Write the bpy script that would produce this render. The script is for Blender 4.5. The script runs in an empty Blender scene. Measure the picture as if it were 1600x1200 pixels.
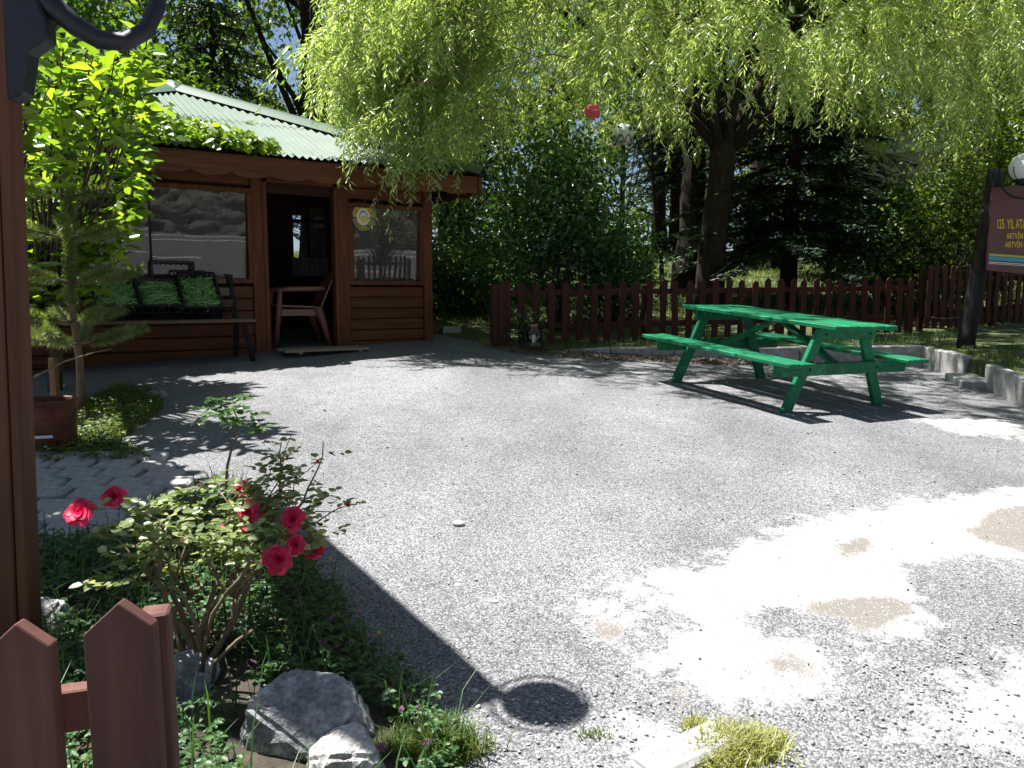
import bpy, bmesh, math, random
import numpy as np
from mathutils import Vector, Matrix
random.seed(7); RS = np.random.RandomState(11)
scene = bpy.context.scene
col = scene.collection
pi = math.pi

# ------------------------------------------------------------------ camera
F = 1230.0; HOR = 460.0; CZ = 1.3
PITCH = math.atan((600 - HOR) / F)
cam_d = bpy.data.cameras.new('camera'); cam = bpy.data.objects.new('camera', cam_d); col.objects.link(cam)
cam_d.sensor_width = 36.0; cam_d.lens = F / 1600 * 36.0
cam_d.clip_start = 0.05; cam_d.clip_end = 1500
cam.location = (0, 0, CZ); cam.rotation_euler = (pi / 2 - PITCH, 0, 0)
scene.camera = cam
# ------------------------------------------------------------------ light
SUN = Vector((-0.34, 0.14, 1.0)).normalized()
w = bpy.data.worlds.new('World'); scene.world = w; w.use_nodes = True
nt = w.node_tree; bg = nt.nodes['Background']
sky = nt.nodes.new('ShaderNodeTexSky'); sky.sky_type = 'NISHITA'; sky.sun_disc = False
sky.sun_elevation = math.asin(SUN.z); sky.sun_rotation = math.atan2(SUN.x, SUN.y)
sky.altitude = 500; sky.air_density = 0.75; sky.dust_density = 1.5
nt.links.new(sky.outputs[0], bg.inputs[0]); bg.inputs[1].default_value = 0.05
sd = bpy.data.lights.new('sun', 'SUN'); sd.energy = 5.0; sd.angle = math.radians(0.55); sd.color = (1.0, 0.965, 0.915)
so = bpy.data.objects.new('sun', sd); col.objects.link(so)
so.rotation_euler = SUN.to_track_quat('Z', 'Y').to_euler(); so.location = (0, 0, 30)
vs = scene.view_settings
vs.view_transform = 'Standard'; vs.look = 'None'; vs.gamma = 1.0; vs.use_curve_mapping = False
vs.exposure = 1.5
scene.cycles.max_bounces = 8; scene.cycles.transparent_max_bounces = 12

# ------------------------------------------------------------------ geometry helpers
def gz0(y):
    z = 0.067 * y
    if y > 11: z += 0.055 * (min(y, 27) - 11) - max(0, min(y, 60) - 27) * 0.22
    if y < 0: z += -0.13 * max(y, -25)
    return z
def gz(x, y):                       # the yard: rises away from the camera, falls a little to the right
    a = x - 0.5
    return gz0(y) - 0.05 * min(0.5 * (a + math.sqrt(a * a + 1)) - 0.3, 12)
_c, _s = math.cos(PITCH), math.sin(PITCH)
def ray(px, py):
    a = (px - 800) / F; b = (600 - py) / F
    return Vector((a, _c + b * _s, -_s + b * _c))
def at(px, py, y):                  # where the sight line meets the distance y
    r = ray(px, py); t = y / r.y
    return Vector((r.x * t, y, CZ + r.z * t))
def G(px, py, f=gz):                # where the sight line meets the ground
    r = ray(px, py); t = 0.3
    while t < 90:
        if CZ + r.z * t < f(r.x * t, r.y * t): break
        t += 0.01
    return Vector((r.x * t, r.y * t, f(r.x * t, r.y * t)))
bedz = lambda x, y: gz0(y) + 0.02

class MB:
    def __init__(s): s.v = []; s.f = []
    def add(s, vs_, fs_):
        o = len(s.v); s.v.extend([tuple(p) for p in vs_]); s.f.extend([tuple(i + o for i in q) for q in fs_]); return s
    def box(s, c, d, rot=None, jit=0.0):
        hx, hy, hz = d[0] / 2, d[1] / 2, d[2] / 2
        P = [Vector((x, y, z)) for x in (-hx, hx) for y in (-hy, hy) for z in (-hz, hz)]
        if jit: P = [p + Vector([random.uniform(-jit, jit) for _ in range(3)]) for p in P]
        if rot is not None: P = [rot @ p for p in P]
        c = Vector(c)
        return s.add([p + c for p in P], [(0, 1, 3, 2), (4, 6, 7, 5), (0, 4, 5, 1), (2, 3, 7, 6), (0, 2, 6, 4), (1, 5, 7, 3)])
    def bar(s, a, b, wx, wz, up=(0, 0, 1)):
        a, b = Vector(a), Vector(b); d = (b - a); L = d.length; d.normalize()
        up = Vector(up)
        if abs(d.dot(up)) > 0.98: up = Vector((0, 1, 0))
        x = d.cross(up).normalized(); z = x.cross(d)
        R = Matrix((x, d, z)).transposed()
        return s.box((a + b) / 2, (wx, L, wz), R)
    def tube(s, pts, rad, n=8, cap=True, noise=0.0):
        pts = [Vector(p) for p in pts]; m = len(pts)
        if not hasattr(rad, '__len__'): rad = [rad] * m
        o = len(s.v); up = Vector((0.13, 0.27, 1)).normalized()
        prev = None
        for i, p in enumerate(pts):
            d = (pts[min(i + 1, m - 1)] - pts[max(i - 1, 0)]).normalized()
            if prev is None:
                x = d.cross(up)
                if x.length < 1e-3: x = d.cross(Vector((1, 0, 0)))
                x.normalize()
            else:
                x = (prev - d * prev.dot(d)).normalized()
            prev = x; y = d.cross(x)
            for k in range(n):
                a = 2 * pi * k / n; r = rad[i] * (1 + (random.uniform(-noise, noise) if noise else 0))
                s.v.append(tuple(p + x * math.cos(a) * r + y * math.sin(a) * r))
        for i in range(m - 1):
            for k in range(n):
                k2 = (k + 1) % n
                s.f.append((o + i * n + k, o + i * n + k2, o + (i + 1) * n + k2, o + (i + 1) * n + k))
        if cap:
            s.f.append(tuple(o + k for k in range(n))[::-1]); s.f.append(tuple(o + (m - 1) * n + k for k in range(n)))
        return s
    def lathe(s, prof, c=(0, 0, 0), n=20, close=False):
        o = len(s.v); c = Vector(c)
        for r, z in prof:
            for k in range(n):
                a = 2 * pi * k / n; s.v.append((c.x + r * math.cos(a), c.y + r * math.sin(a), c.z + z))
        for i in range(len(prof) - 1):
            for k in range(n):
                k2 = (k + 1) % n; s.f.append((o + i * n + k, o + i * n + k2, o + (i + 1) * n + k2, o + (i + 1) * n + k))
        if close:
            s.f.append(tuple(o + k for k in range(n))[::-1]); s.f.append(tuple(o + (len(prof) - 1) * n + k for k in range(n)))
        return s
    def prism(s, poly, fn, t0, t1):      # poly: 2-D outline, fn(u,v,t)->point
        n = len(poly); o = len(s.v)
        for t in (t0, t1): s.v.extend([tuple(fn(u, v, t)) for u, v in poly])
        s.f.append(tuple(o + k for k in range(n))); s.f.append(tuple(o + n + k for k in range(n))[::-1])
        for k in range(n):
            k2 = (k + 1) % n; s.f.append((o + k, o + n + k, o + n + k2, o + k2))
        return s
    def mesh(s, name, smooth=False, bevel=0):
        me = bpy.data.meshes.new(name); me.from_pydata(s.v, [], s.f)
        bm = bmesh.new(); bm.from_mesh(me); bmesh.ops.recalc_face_normals(bm, faces=bm.faces)
        if bevel: bmesh.ops.bevel(bm, geom=list(bm.edges), offset=bevel, segments=1, affect='EDGES', clamp_overlap=True)
        bm.to_mesh(me); bm.free()
        if smooth: me.polygons.foreach_set('use_smooth', [True] * len(me.polygons))
        me.update(); return me

def mesh_np(name, V, Fc, smooth=False):
    V = np.asarray(V, dtype=np.float32); Fc = np.asarray(Fc, dtype=np.int32); k = Fc.shape[1]
    me = bpy.data.meshes.new(name)
    me.vertices.add(len(V)); me.vertices.foreach_set('co', V.ravel())
    me.loops.add(Fc.size); me.loops.foreach_set('vertex_index', Fc.ravel())
    me.polygons.add(len(Fc)); me.polygons.foreach_set('loop_start', np.arange(0, Fc.size, k, dtype=np.int32))
    me.polygons.foreach_set('loop_total', np.full(len(Fc), k, dtype=np.int32))
    me.update(calc_edges=True)
    if smooth: me.polygons.foreach_set('use_smooth', [True] * len(me.polygons))
    return me

def tag(o, label=None, cat=None, group=None, kind=None):
    if label: o['label'] = label
    if cat: o['category'] = cat
    if group: o['group'] = group
    if kind: o['kind'] = kind
    return o
def empty(name, loc, rotz=0, label=None, cat=None, group=None):
    o = bpy.data.objects.new(name, None); col.objects.link(o); o.empty_display_size = 0.1
    o.location = loc; o.rotation_euler = (0, 0, rotz)
    return tag(o, label, cat, group)
def link(name, me, mat, parent=None, world=False):
    if isinstance(me, MB): me = me.mesh(name)
    o = bpy.data.objects.new(name, me); col.objects.link(o)
    if mat is not None and not me.materials: me.materials.append(mat)
    if parent is not None:
        o.parent = parent
        if world and parent.type == 'EMPTY':
            o.matrix_parent_inverse = Matrix.LocRotScale(parent.location, parent.rotation_euler, None).inverted()
    return o
def dup(o, parent=None):
    c = o.copy(); col.objects.link(c); c.parent = parent
    return c

# ------------------------------------------------------------------ materials
def newmat(name):
    m = bpy.data.materials.new(name); m.use_nodes = True
    n = m.node_tree.nodes; b = n['Principled BSDF']
    return m, n, m.node_tree.links, b
def ramp(n, stops):
    r = n.new('ShaderNodeValToRGB'); e = r.color_ramp.elements
    while len(e) < len(stops): e.new(0.5)
    for i, (p, c) in enumerate(stops):
        e[i].position = p; e[i].color = (c[0], c[1], c[2], 1) if hasattr(c, '__len__') else (c, c, c, 1)
    return r
def coords(n, l, scale=(1, 1, 1), kind='Object'):
    t = n.new('ShaderNodeTexCoord'); mp = n.new('ShaderNodeMapping'); l.new(t.outputs[kind], mp.inputs[0]); mp.inputs['Scale'].default_value = scale
    return mp.outputs[0]
def noise(n, l, vec, scale, detail=4, rough=0.55, out='Fac'):
    t = n.new('ShaderNodeTexNoise'); t.inputs['Scale'].default_value = scale; t.inputs['Detail'].default_value = detail; t.inputs['Roughness'].default_value = rough
    if vec is not None: l.new(vec, t.inputs['Vector'])
    return t.outputs[out]
def bump(n, l, b, h, strength=0.3, dist=0.01):
    k = n.new('ShaderNodeBump'); k.inputs['Strength'].default_value = strength; k.inputs['Distance'].default_value = dist
    l.new(h, k.inputs['Height']); l.new(k.outputs[0], b.inputs['Normal']); return k
def mixc(n, l, fac, a, b, mode='MIX'):
    m = n.new('ShaderNodeMix'); m.data_type = 'RGBA'; m.blend_type = mode
    for s, v in ((0, fac), (6, a), (7, b)):
        if hasattr(v, 'default_value') or hasattr(v, 'links'): l.new(v, m.inputs[s])
        elif s == 0: m.inputs[0].default_value = v
        else: m.inputs[s].default_value = (v[0], v[1], v[2], 1)
    return m.outputs[2]
def math_n(n, l, op, a, b=None, clamp=False):
    m = n.new('ShaderNodeMath'); m.operation = op; m.use_clamp = clamp
    for i, v in ((0, a), (1, b)):
        if v is None: continue
        if hasattr(v, 'links'): l.new(v, m.inputs[i])
        else: m.inputs[i].default_value = v
    return m.outputs[0]

def wood(name, c1, c2, rough=0.6, grain=(3, 3, 40), var=0.35, weather=None, axis=None, gscale=1.0):
    m, n, l, b = newmat(name)
    v = coords(n, l, grain)
    oi = n.new('ShaderNodeObjectInfo')
    off = n.new('ShaderNodeVectorMath'); off.operation = 'ADD'
    cx = n.new('ShaderNodeCombineXYZ'); mul = math_n(n, l, 'MULTIPLY', oi.outputs['Random'], 37.0); l.new(mul, cx.inputs[0]); l.new(mul, cx.inputs[2])
    l.new(v, off.inputs[0]); l.new(cx.outputs[0], off.inputs[1])
    g = noise(n, l, off.outputs[0], 2.0 * gscale, 6, 0.65)
    r = ramp(n, [(0.3, c1), (0.7, c2)]); l.new(g, r.inputs[0])
    big = noise(n, l, coords(n, l), 2.3, 3)
    colr = mixc(n, l, math_n(n, l, 'MULTIPLY', big, 0.5), r.outputs[0], [x * 0.55 for x in c1])
    if weather:
        wn = noise(n, l, coords(n, l, (1, 1, 1)), 9, 6, 0.7); wr = ramp(n, [(0.55, 0), (0.72, 0.75)]); l.new(wn, wr.inputs[0])
        colr = mixc(n, l, wr.outputs[0], colr, weather)
    hs = n.new('ShaderNodeHueSaturation'); l.new(colr, hs.inputs['Color'])
    val = math_n(n, l, 'ADD', math_n(n, l, 'MULTIPLY', oi.outputs['Random'], var), 1 - var / 2); l.new(val, hs.inputs['Value'])
    l.new(hs.outputs[0], b.inputs['Base Color']); b.inputs['Roughness'].default_value = rough + .1; b.inputs['Specular IOR Level'].default_value = 0.22
    bump(n, l, b, g, 0.35, 0.004)
    return m
def plain(name, c, rough=0.5, metal=0, nscale=12, namp=0.25, bstr=0.15, bdist=0.004, trans=0):
    m, n, l, b = newmat(name)
    g = noise(n, l, coords(n, l), nscale, 5, 0.6)
    r = ramp(n, [(0.25, [x * (1 - namp) for x in c]), (0.75, [min(1, x * (1 + namp)) for x in c])]); l.new(g, r.inputs[0])
    l.new(r.outputs[0], b.inputs['Base Color']); b.inputs['Roughness'].default_value = rough; b.inputs['Metallic'].default_value = metal
    if bstr: bump(n, l, b, g, bstr, bdist)
    if trans: b.inputs['Transmission Weight'].default_value = trans
    return m
def leafmat(name, stops, trans=0.4, rough=0.42, tcol=None, spec=0.5, hue=0.0):
    m, n, l, b = newmat(name)
    g = n.new('ShaderNodeNewGeometry')
    r = ramp(n, stops); l.new(g.outputs['Random Per Island'], r.inputs[0])
    l.new(r.outputs[0], b.inputs['Base Color']); b.inputs['Roughness'].default_value = rough
    b.inputs['Specular IOR Level'].default_value = spec
    t = n.new('ShaderNodeBsdfTranslucent')
    tc = mixc(n, l, 1.0, r.outputs[0], tcol or (1.6, 1.5, 0.5), 'MULTIPLY'); l.new(tc, t.inputs[0])
    mx = n.new('ShaderNodeMixShader'); mx.inputs[0].default_value = trans
    l.new(b.outputs[0], mx.inputs[1]); l.new(t.outputs[0], mx.inputs[2]); l.new(mx.outputs[0], n['Material Output'].inputs[0])
    return m
M = {}
M['kiosk'] = wood('stained kiosk timber', (0.075, 0.025, 0.0095), (0.2, 0.074, 0.027), 0.42, (0.6, 6, 14))
M['kiosk_v'] = wood('stained kiosk posts', (0.075, 0.023, 0.009), (0.19, 0.066, 0.024), 0.45, (8, 8, 0.7))
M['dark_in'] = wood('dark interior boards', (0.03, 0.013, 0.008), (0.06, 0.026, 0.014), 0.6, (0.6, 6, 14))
M['post'] = wood('red brown post timber', (0.085, 0.032, 0.019), (0.17, 0.07, 0.04), 0.5, (9, 9, 0.5))
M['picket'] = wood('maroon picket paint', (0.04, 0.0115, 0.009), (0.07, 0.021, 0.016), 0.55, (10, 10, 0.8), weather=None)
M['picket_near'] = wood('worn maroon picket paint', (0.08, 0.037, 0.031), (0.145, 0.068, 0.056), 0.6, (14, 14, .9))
M['bench'] = wood('grey weathered plank', (0.09, 0.065, 0.048), (0.2, 0.15, 0.11), 0.75, (0.8, 9, 20))
M['mat'] = wood('bleached slat wood', (0.2, 0.16, 0.125), (0.34, 0.28, 0.23), 0.8, (0.8, 9, 20))
M['green'] = wood('green table paint', (0.004, 0.09, 0.038), (0.012, 0.235, 0.105), 0.36, (16, 0.8, 16), var=0.3, weather=(0.03, 0.34, 0.18))
M['stake'] = wood('weathered stake wood', (0.12, 0.075, 0.045), (0.2, 0.13, 0.08), 0.8, (9, 9, 1))
M['bark'] = wood('dark furrowed bark', (0.012, 0.009, 0.007), (0.05, 0.037, 0.029), 0.9, (7, 7, 1.2), gscale=2)
M['bark2'] = wood('grey bark', (0.035, 0.028, 0.023), (0.12, 0.095, 0.075), 0.9, (8, 8, 1.5), gscale=2)
M['twig'] = wood('pale twig bark', (0.12, 0.09, 0.055), (0.24, 0.19, 0.11), 0.8, (9, 9, 2))
M['cane'] = wood('rose cane bark', (0.11, 0.085, 0.05), (0.26, 0.2, 0.13), 0.75, (30, 30, 8))
M['iron'] = plain('black wrought iron', (0.018, 0.02, 0.028), 0.5, 0.3, 40, 0.3, 0.4)
M['rust'] = plain('rusty bucket steel', (0.11, 0.035, 0.016), 0.6, 0.35, 9, 0.6, 0.3)
M['white_plastic'] = plain('white plastic', (0.75, 0.75, 0.74), 0.4, 0, 8, 0.05, 0)
M['crate'] = plain('black crate plastic', (0.012, 0.012, 0.014), 0.45, 0, 20, 0.2, 0.05)
M['chair'] = plain('brown moulded plastic', (0.18, 0.078, 0.052), 0.4, 0, 6, 0.08, 0)
M['concrete'] = plain('weathered kerb concrete', (0.3, 0.3, 0.29), 0.9, 0, 14, 0.4, 0.5, 0.01)
M['paver'] = plain('grey paving block', (0.3, 0.3, 0.3), 0.85, 0, 30, 0.4, 0.6, 0.008)
M['globe'] = plain('opal lamp globe', (0.72, 0.73, 0.72), 0.25, 0, 3, 0.06, 0)
M['render'] = plain('pale render wall', (0.62, 0.6, 0.55), 0.9, 0, 5, 0.08, 0.1)
M['red'] = plain('faded red plastic', (0.5, 0.06, 0.055), 0.5, 0, 60, 0.4, 0.4)
M['pole'] = wood('dark creosoted pole', (0.012, 0.011, 0.012), (0.032, 0.027, 0.027), 0.7, (9, 9, 0.6))
M['banner'] = plain('brown sign board', (0.12, 0.045, 0.045), 0.35, 0, 3, 0.2, 0.05)
M['yellow'] = plain('yellow lettering', (0.75, 0.58, 0.02), 0.5, 0, 3, 0.05, 0)
M['black'] = plain('black print', (0.012, 0.012, 0.012), 0.5, 0, 3, 0.05, 0)
M['cyan'] = plain('blue sign stripe', (0.05, 0.35, 0.5), 0.5, 0, 3, 0.05, 0)
M['lime'] = plain('green sign stripe', (0.4, 0.5, 0.1), 0.5, 0, 3, 0.05, 0)
M['white'] = plain('white print', (0.75, 0.75, 0.72), 0.5, 0, 3, 0.03, 0)
M['lace'] = plain('thin white curtain', (0.2, 0.21, 0.2), 0.9, 0, 30, 0.2, 0)
M['bean'] = leafmat('green bean skin', [(0, (0.06, 0.18, 0.04)), (0.5, (0.14, 0.34, 0.09)), (1, (0.28, 0.46, 0.17))], 0.05, 0.35)
M['willow'] = leafmat('willow leaf', [(0, (0.16, 0.23, 0.06)), (0.5, (0.3, 0.385, 0.14)), (1, (0.47, 0.53, 0.28))], 0.56, 0.28, (1.7, 1.75, 0.9), 1.0)
M['decid'] = leafmat('tree leaf', [(0, (0.035, 0.09, 0.02)), (0.6, (0.075, 0.155, 0.035)), (1, (0.15, 0.23, 0.05))], 0.52, 0.38, (2.0, 1.8, 0.5))
M['decid_y'] = leafmat('yellow green tree leaf', [(0, (0.05, 0.1, 0.016)), (0.6, (0.09, 0.15, 0.025)), (1, (0.15, 0.2, 0.04))], 0.45, 0.42)
M['shrubleaf'] = leafmat('dark shrub leaf', [(0, (0.025, 0.065, 0.02)), (0.7, (0.055, 0.125, 0.04)), (1, (0.12, 0.2, 0.085))], 0.42, 0.33, (1.9, 1.8, .7))
M['spruce'] = leafmat('spruce needle', [(0, (0.01, 0.026, 0.012)), (0.7, (0.02, 0.05, 0.02)), (1, (0.05, 0.09, 0.035))], 0.12, 0.5, (1.3, 1.3, 0.7))
M['laurel'] = leafmat('glossy broad leaf', [(0, (0.06, 0.13, 0.02)), (0.5, (0.12, 0.22, 0.035)), (1, (0.22, 0.32, 0.06))], 0.5, 0.2, (2.0, 1.85, 0.4), 1.0)
M['vine'] = leafmat('vine leaf', [(0, (0.07, 0.14, 0.02)), (0.5, (0.14, 0.24, 0.03)), (1, (0.26, 0.36, 0.05))], 0.55, 0.25, (1.9, 1.8, 0.5), 0.7)
M['pine'] = leafmat('pine needle', [(0, (0.09, 0.14, 0.05)), (0.6, (0.17, 0.23, 0.09)), (1, (0.28, 0.33, 0.15))], 0.3, 0.4)
M['pineshoot'] = leafmat('fresh pine shoot', [(0, (0.14, 0.23, 0.02)), (1, (0.24, 0.34, 0.05))], 0.35, 0.4)
M['clover'] = leafmat('clover leaf', [(0, (0.025, 0.075, 0.022)), (0.6, (0.045, 0.12, 0.034)), (1, (0.09, 0.17, 0.05))], 0.35, 0.45)
M['grass'] = leafmat('grass blade', [(0, (0.05, 0.1, 0.02)), (0.7, (0.1, 0.16, 0.035)), (1, (0.22, 0.24, 0.09))], 0.4, 0.45)
M['drygrass'] = leafmat('dry grass blade', [(0, (0.2, 0.25, 0.07)), (0.5, (0.32, 0.35, 0.13)), (1, (0.46, 0.43, 0.24))], 0.35, 0.5)
M['roseleaf'] = leafmat('rose leaf', [(0, (0.09, 0.15, 0.055)), (0.6, (0.2, 0.26, 0.11)), (1, (0.38, 0.41, 0.22))], 0.42, 0.33, (1.5, 1.4, 0.6))
M['petal'] = leafmat('crimson petal', [(0, (0.5, 0.01, 0.05)), (0.6, (0.68, 0.02, 0.1)), (1, (0.8, 0.06, 0.2))], 0.45, 0.5, (1.2, 0.9, 0.9))
M['petal_pink'] = leafmat('pink petal', [(0, (0.5, 0.05, 0.13)), (1, (0.7, 0.3, 0.36))], 0.4, 0.5, (1.2, 0.9, 0.9))
M['blossom'] = leafmat('clover blossom', [(0, (0.36, 0.13, 0.25)), (1, (0.6, 0.36, 0.48))], 0.3, 0.6, (1.2, 1, 1))
M['yellowpetal'] = leafmat('yellow petal', [(0, (0.7, 0.5, 0.01)), (1, (0.8, 0.62, 0.03))], 0.3, 0.5, (1.2, 1, 0.7))
M['whitepetal'] = leafmat('white umbel', [(0, (0.55, 0.58, 0.55)), (1, (0.75, 0.76, 0.74))], 0.3, 0.6, (1.1, 1.1, 1.1))
M['litter'] = leafmat('dry leaf litter', [(0, (0.05, 0.03, 0.02)), (1, (0.2, 0.13, 0.08))], 0.1, 0.7)
M['pebble'] = leafmat('loose pebble', [(0, (0.16, 0.155, 0.15)), (0.5, (0.32, 0.31, 0.3)), (1, (0.58, 0.56, 0.53))], 0.0, 0.9)
M['darkpebble'] = leafmat('dark stone chip', [(0, (0.05, 0.05, 0.052)), (1, (0.16, 0.155, 0.15))], 0.0, 0.9)

def m_roof():
    m, n, l, b = newmat('green corrugated sheet')
    g = noise(n, l, coords(n, l), 3, 6, 0.7)
    r = ramp(n, [(0.25, (0.026, 0.06, 0.036)), (0.5, (0.044, 0.094, 0.058)), (0.75, (0.062, 0.115, 0.074))]); l.new(g, r.inputs[0])
    l.new(r.outputs[0], b.inputs['Base Color']); b.inputs['Roughness'].default_value = 0.55
    bump(n, l, b, noise(n, l, coords(n, l), 60, 3), 0.1, 0.003); return m
M['roof'] = m_roof(); M['roofcap'] = plain('dark green ridge cap', (0.03, 0.075, 0.05), 0.5, 0, 4, 0.2, 0.1)
def m_glass(name, warp=0.25, dens=0.0):
    m, n, l, b = newmat(name); n.remove(b)
    tr = n.new('ShaderNodeBsdfTransparent'); tr.inputs[0].default_value = (0.8, 0.84, 0.83, 1)
    gl = n.new('ShaderNodeBsdfGlossy'); gl.inputs['Roughness'].default_value = 0.012; gl.inputs[0].default_value = (0.95, 0.97, 0.97, 1)
    fr = n.new('ShaderNodeFresnel'); fr.inputs[0].default_value = 1.62
    if warp:
        bp = n.new('ShaderNodeBump'); bp.inputs['Strength'].default_value = warp; bp.inputs['Distance'].default_value = 0.006
        l.new(noise(n, l, coords(n, l), 1.6, 1), bp.inputs['Height']); l.new(bp.outputs[0], gl.inputs['Normal'])
    mx = n.new('ShaderNodeMixShader'); l.new(fr.outputs[0], mx.inputs[0]); l.new(tr.outputs[0], mx.inputs[1]); l.new(gl.outputs[0], mx.inputs[2])
    if dens:
        df = n.new('ShaderNodeBsdfDiffuse'); df.inputs[0].default_value = (.5, .5, .48, 1); m2 = n.new('ShaderNodeMixShader')
        rr = ramp(n, [(.3, dens * .6), (.7, dens * 1.5)]); l.new(noise(n, l, coords(n, l), 5, 6, .7), rr.inputs[0]); l.new(rr.outputs[0], m2.inputs[0]); l.new(mx.outputs[0], m2.inputs[1]); l.new(df.outputs[0], m2.inputs[2]); mx = m2
    l.new(mx.outputs[0], n['Material Output'].inputs[0]); return m
M['glass'] = m_glass('window glass', 0.25, 0.1); M['jarglass'] = m_glass('jar glass', 0)
def m_rock(name, c1, c2, c3):
    m, n, l, b = newmat(name)
    g = noise(n, l, coords(n, l), 9, 8, 0.68); r = ramp(n, [(0.3, c1), (0.5, c2), (0.68, c3)]); l.new(g, r.inputs[0])
    sp = noise(n, l, coords(n, l), 70, 3, 0.7); rs = ramp(n, [(0.35, 0.65), (0.65, 1.2)]); l.new(sp, rs.inputs[0])
    l.new(mixc(n, l, 1.0, r.outputs[0], rs.outputs[0], 'MULTIPLY'), b.inputs['Base Color']); b.inputs['Roughness'].default_value = 0.85
    hh = math_n(n, l, 'ADD', math_n(n, l, 'MULTIPLY', g, 1.0), math_n(n, l, 'MULTIPLY', sp, 0.25))
    bump(n, l, b, hh, 0.8, 0.03); return m
M['rock'] = m_rock('grey boulder', (0.085, 0.09, 0.1), (0.24, 0.25, 0.26), (0.5, 0.5, 0.48))
M['rock_w'] = m_rock('white boulder', (0.3, 0.29, 0.285), (0.45, 0.44, 0.43), (0.62, 0.6, 0.57))
M['cliff'] = m_rock('stone retaining wall', (0.08, 0.075, 0.07), (0.17, 0.16, 0.15), (0.3, 0.285, 0.26))
def m_soil():
    m, n, l, b = newmat('dark garden soil')
    g = noise(n, l, coords(n, l), 14, 8, 0.7); r = ramp(n, [(0.3, (0.022, 0.017, 0.013)), (0.7, (0.075, 0.058, 0.042))]); l.new(g, r.inputs[0])
    l.new(r.outputs[0], b.inputs['Base Color']); b.inputs['Roughness'].default_value = 0.95; bump(n, l, b, g, 0.8, 0.02); return m
M['soil'] = m_soil()
def m_lawn():
    m, n, l, b = newmat('park lawn')
    g = noise(n, l, coords(n, l), 3, 8, 0.7); r = ramp(n, [(0.3, (0.05, 0.04, 0.022)), (0.5, (0.06, 0.075, 0.022)), (0.75, (0.09, 0.12, 0.03))]); l.new(g, r.inputs[0])
    l.new(r.outputs[0], b.inputs['Base Color']); b.inputs['Roughness'].default_value = 0.95
    bump(n, l, b, noise(n, l, coords(n, l), 40, 4), 0.8, 0.03); return m
M['lawn'] = m_lawn()
def m_asphalt():
    m, n, l, b = newmat('worn asphalt and gravel')
    v = coords(n, l)
    at_ = n.new('ShaderNodeAttribute'); at_.attribute_name = 'dust'; dust = at_.outputs['Fac']
    at2 = n.new('ShaderNodeAttribute'); at2.attribute_name = 'clay'; clay = at2.outputs['Fac']
    # aggregate, two sizes
    def vor(sc):
        t = n.new('ShaderNodeTexVoronoi'); t.inputs['Scale'].default_value = sc; l.new(v, t.inputs['Vector']); return t
    v1 = vor(140); v2 = vor(260)
    sep = n.new('ShaderNodeSeparateColor'); l.new(v1.outputs['Color'], sep.inputs[0])
    sep2 = n.new('ShaderNodeSeparateColor'); l.new(v2.outputs['Color'], sep2.inputs[0])
    big = noise(n, l, v, 0.9, 6, 0.6); mid = noise(n, l, v, 7, 6, 0.7)
    agg = math_n(n, l, 'ADD', math_n(n, l, 'MULTIPLY', sep.outputs[0], 0.6), math_n(n, l, 'MULTIPLY', sep2.outputs[1], 0.4))
    r = ramp(n, [(0.1, (0.07, 0.072, 0.08)), (0.4, (0.17, 0.173, 0.183)), (0.72, (0.268, 0.272, 0.282)), (0.95, (0.43, 0.434, 0.442))]); l.new(agg, r.inputs[0])
    # pits between stones
    pr = ramp(n, [(0.0, 1.0), (0.62, 0.97), (0.95, 0.55)]); l.new(math_n(n, l, 'MULTIPLY', v1.outputs['Distance'], 1.25), pr.inputs[0])
    base = mixc(n, l, 1.0, r.outputs[0], pr.outputs[0], 'MULTIPLY')
    tone = ramp(n, [(0.3, 0.72), (0.7, 1.28)]); l.new(math_n(n, l, 'ADD', math_n(n, l, 'MULTIPLY', big, 0.65), math_n(n, l, 'MULTIPLY', mid, 0.35)), tone.inputs[0])
    base = mixc(n, l, 1.0, base, tone.outputs[0], 'MULTIPLY')
    trk = ramp(n, [(0.35, 0.82), (0.6, 1.1)]); l.new(noise(n, l, coords(n, l, (.9, .35, 1)), 1.1, 3, .5), trk.inputs[0]); base = mixc(n, l, 1.0, base, trk.outputs[0], 'MULTIPLY')
    # pale lime dust lying in patches
    fine = noise(n, l, v, 26, 8, 0.75)
    thr = math_n(n, l, 'ADD', dust, math_n(n, l, 'MULTIPLY', math_n(n, l, 'SUBTRACT', math_n(n, l, 'ADD', math_n(n, l, 'MULTIPLY', mid, 0.55), math_n(n, l, 'MULTIPLY', fine, 0.45)), 0.5), 1.9))
    dr = ramp(n, [(0.38, 0), (0.55, .45), (0.95, 1)]); l.new(thr, dr.inputs[0])
    speck = math_n(n, l, 'MULTIPLY', dr.outputs[0], math_n(n, l, 'SUBTRACT', 1.0, math_n(n, l, 'MULTIPLY', math_n(n, l, 'GREATER_THAN', sep.outputs[2], 0.93), 0.6)))
    base = mixc(n, l, speck, base, (0.5, 0.49, 0.475))
    # bare clay showing through
    ct = math_n(n, l, 'ADD', clay, math_n(n, l, 'MULTIPLY', math_n(n, l, 'SUBTRACT', math_n(n, l, 'ADD', math_n(n, l, 'MULTIPLY', mid, .6), math_n(n, l, 'MULTIPLY', fine, .4)), 0.5), 2.6))
    cr = ramp(n, [(0.42, 0), (0.72, 1)]); l.new(ct, cr.inputs[0])
    cl = mixc(n, l, math_n(n, l, 'GREATER_THAN', sep2.outputs[0], 0.955), (0.165, 0.152, 0.138), (0.38, 0.37, 0.35))
    base = mixc(n, l, cr.outputs[0], base, cl)
    l.new(base, b.inputs['Base Color']); b.inputs['Roughness'].default_value = 0.88; b.inputs['Specular IOR Level'].default_value = 0.25
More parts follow.
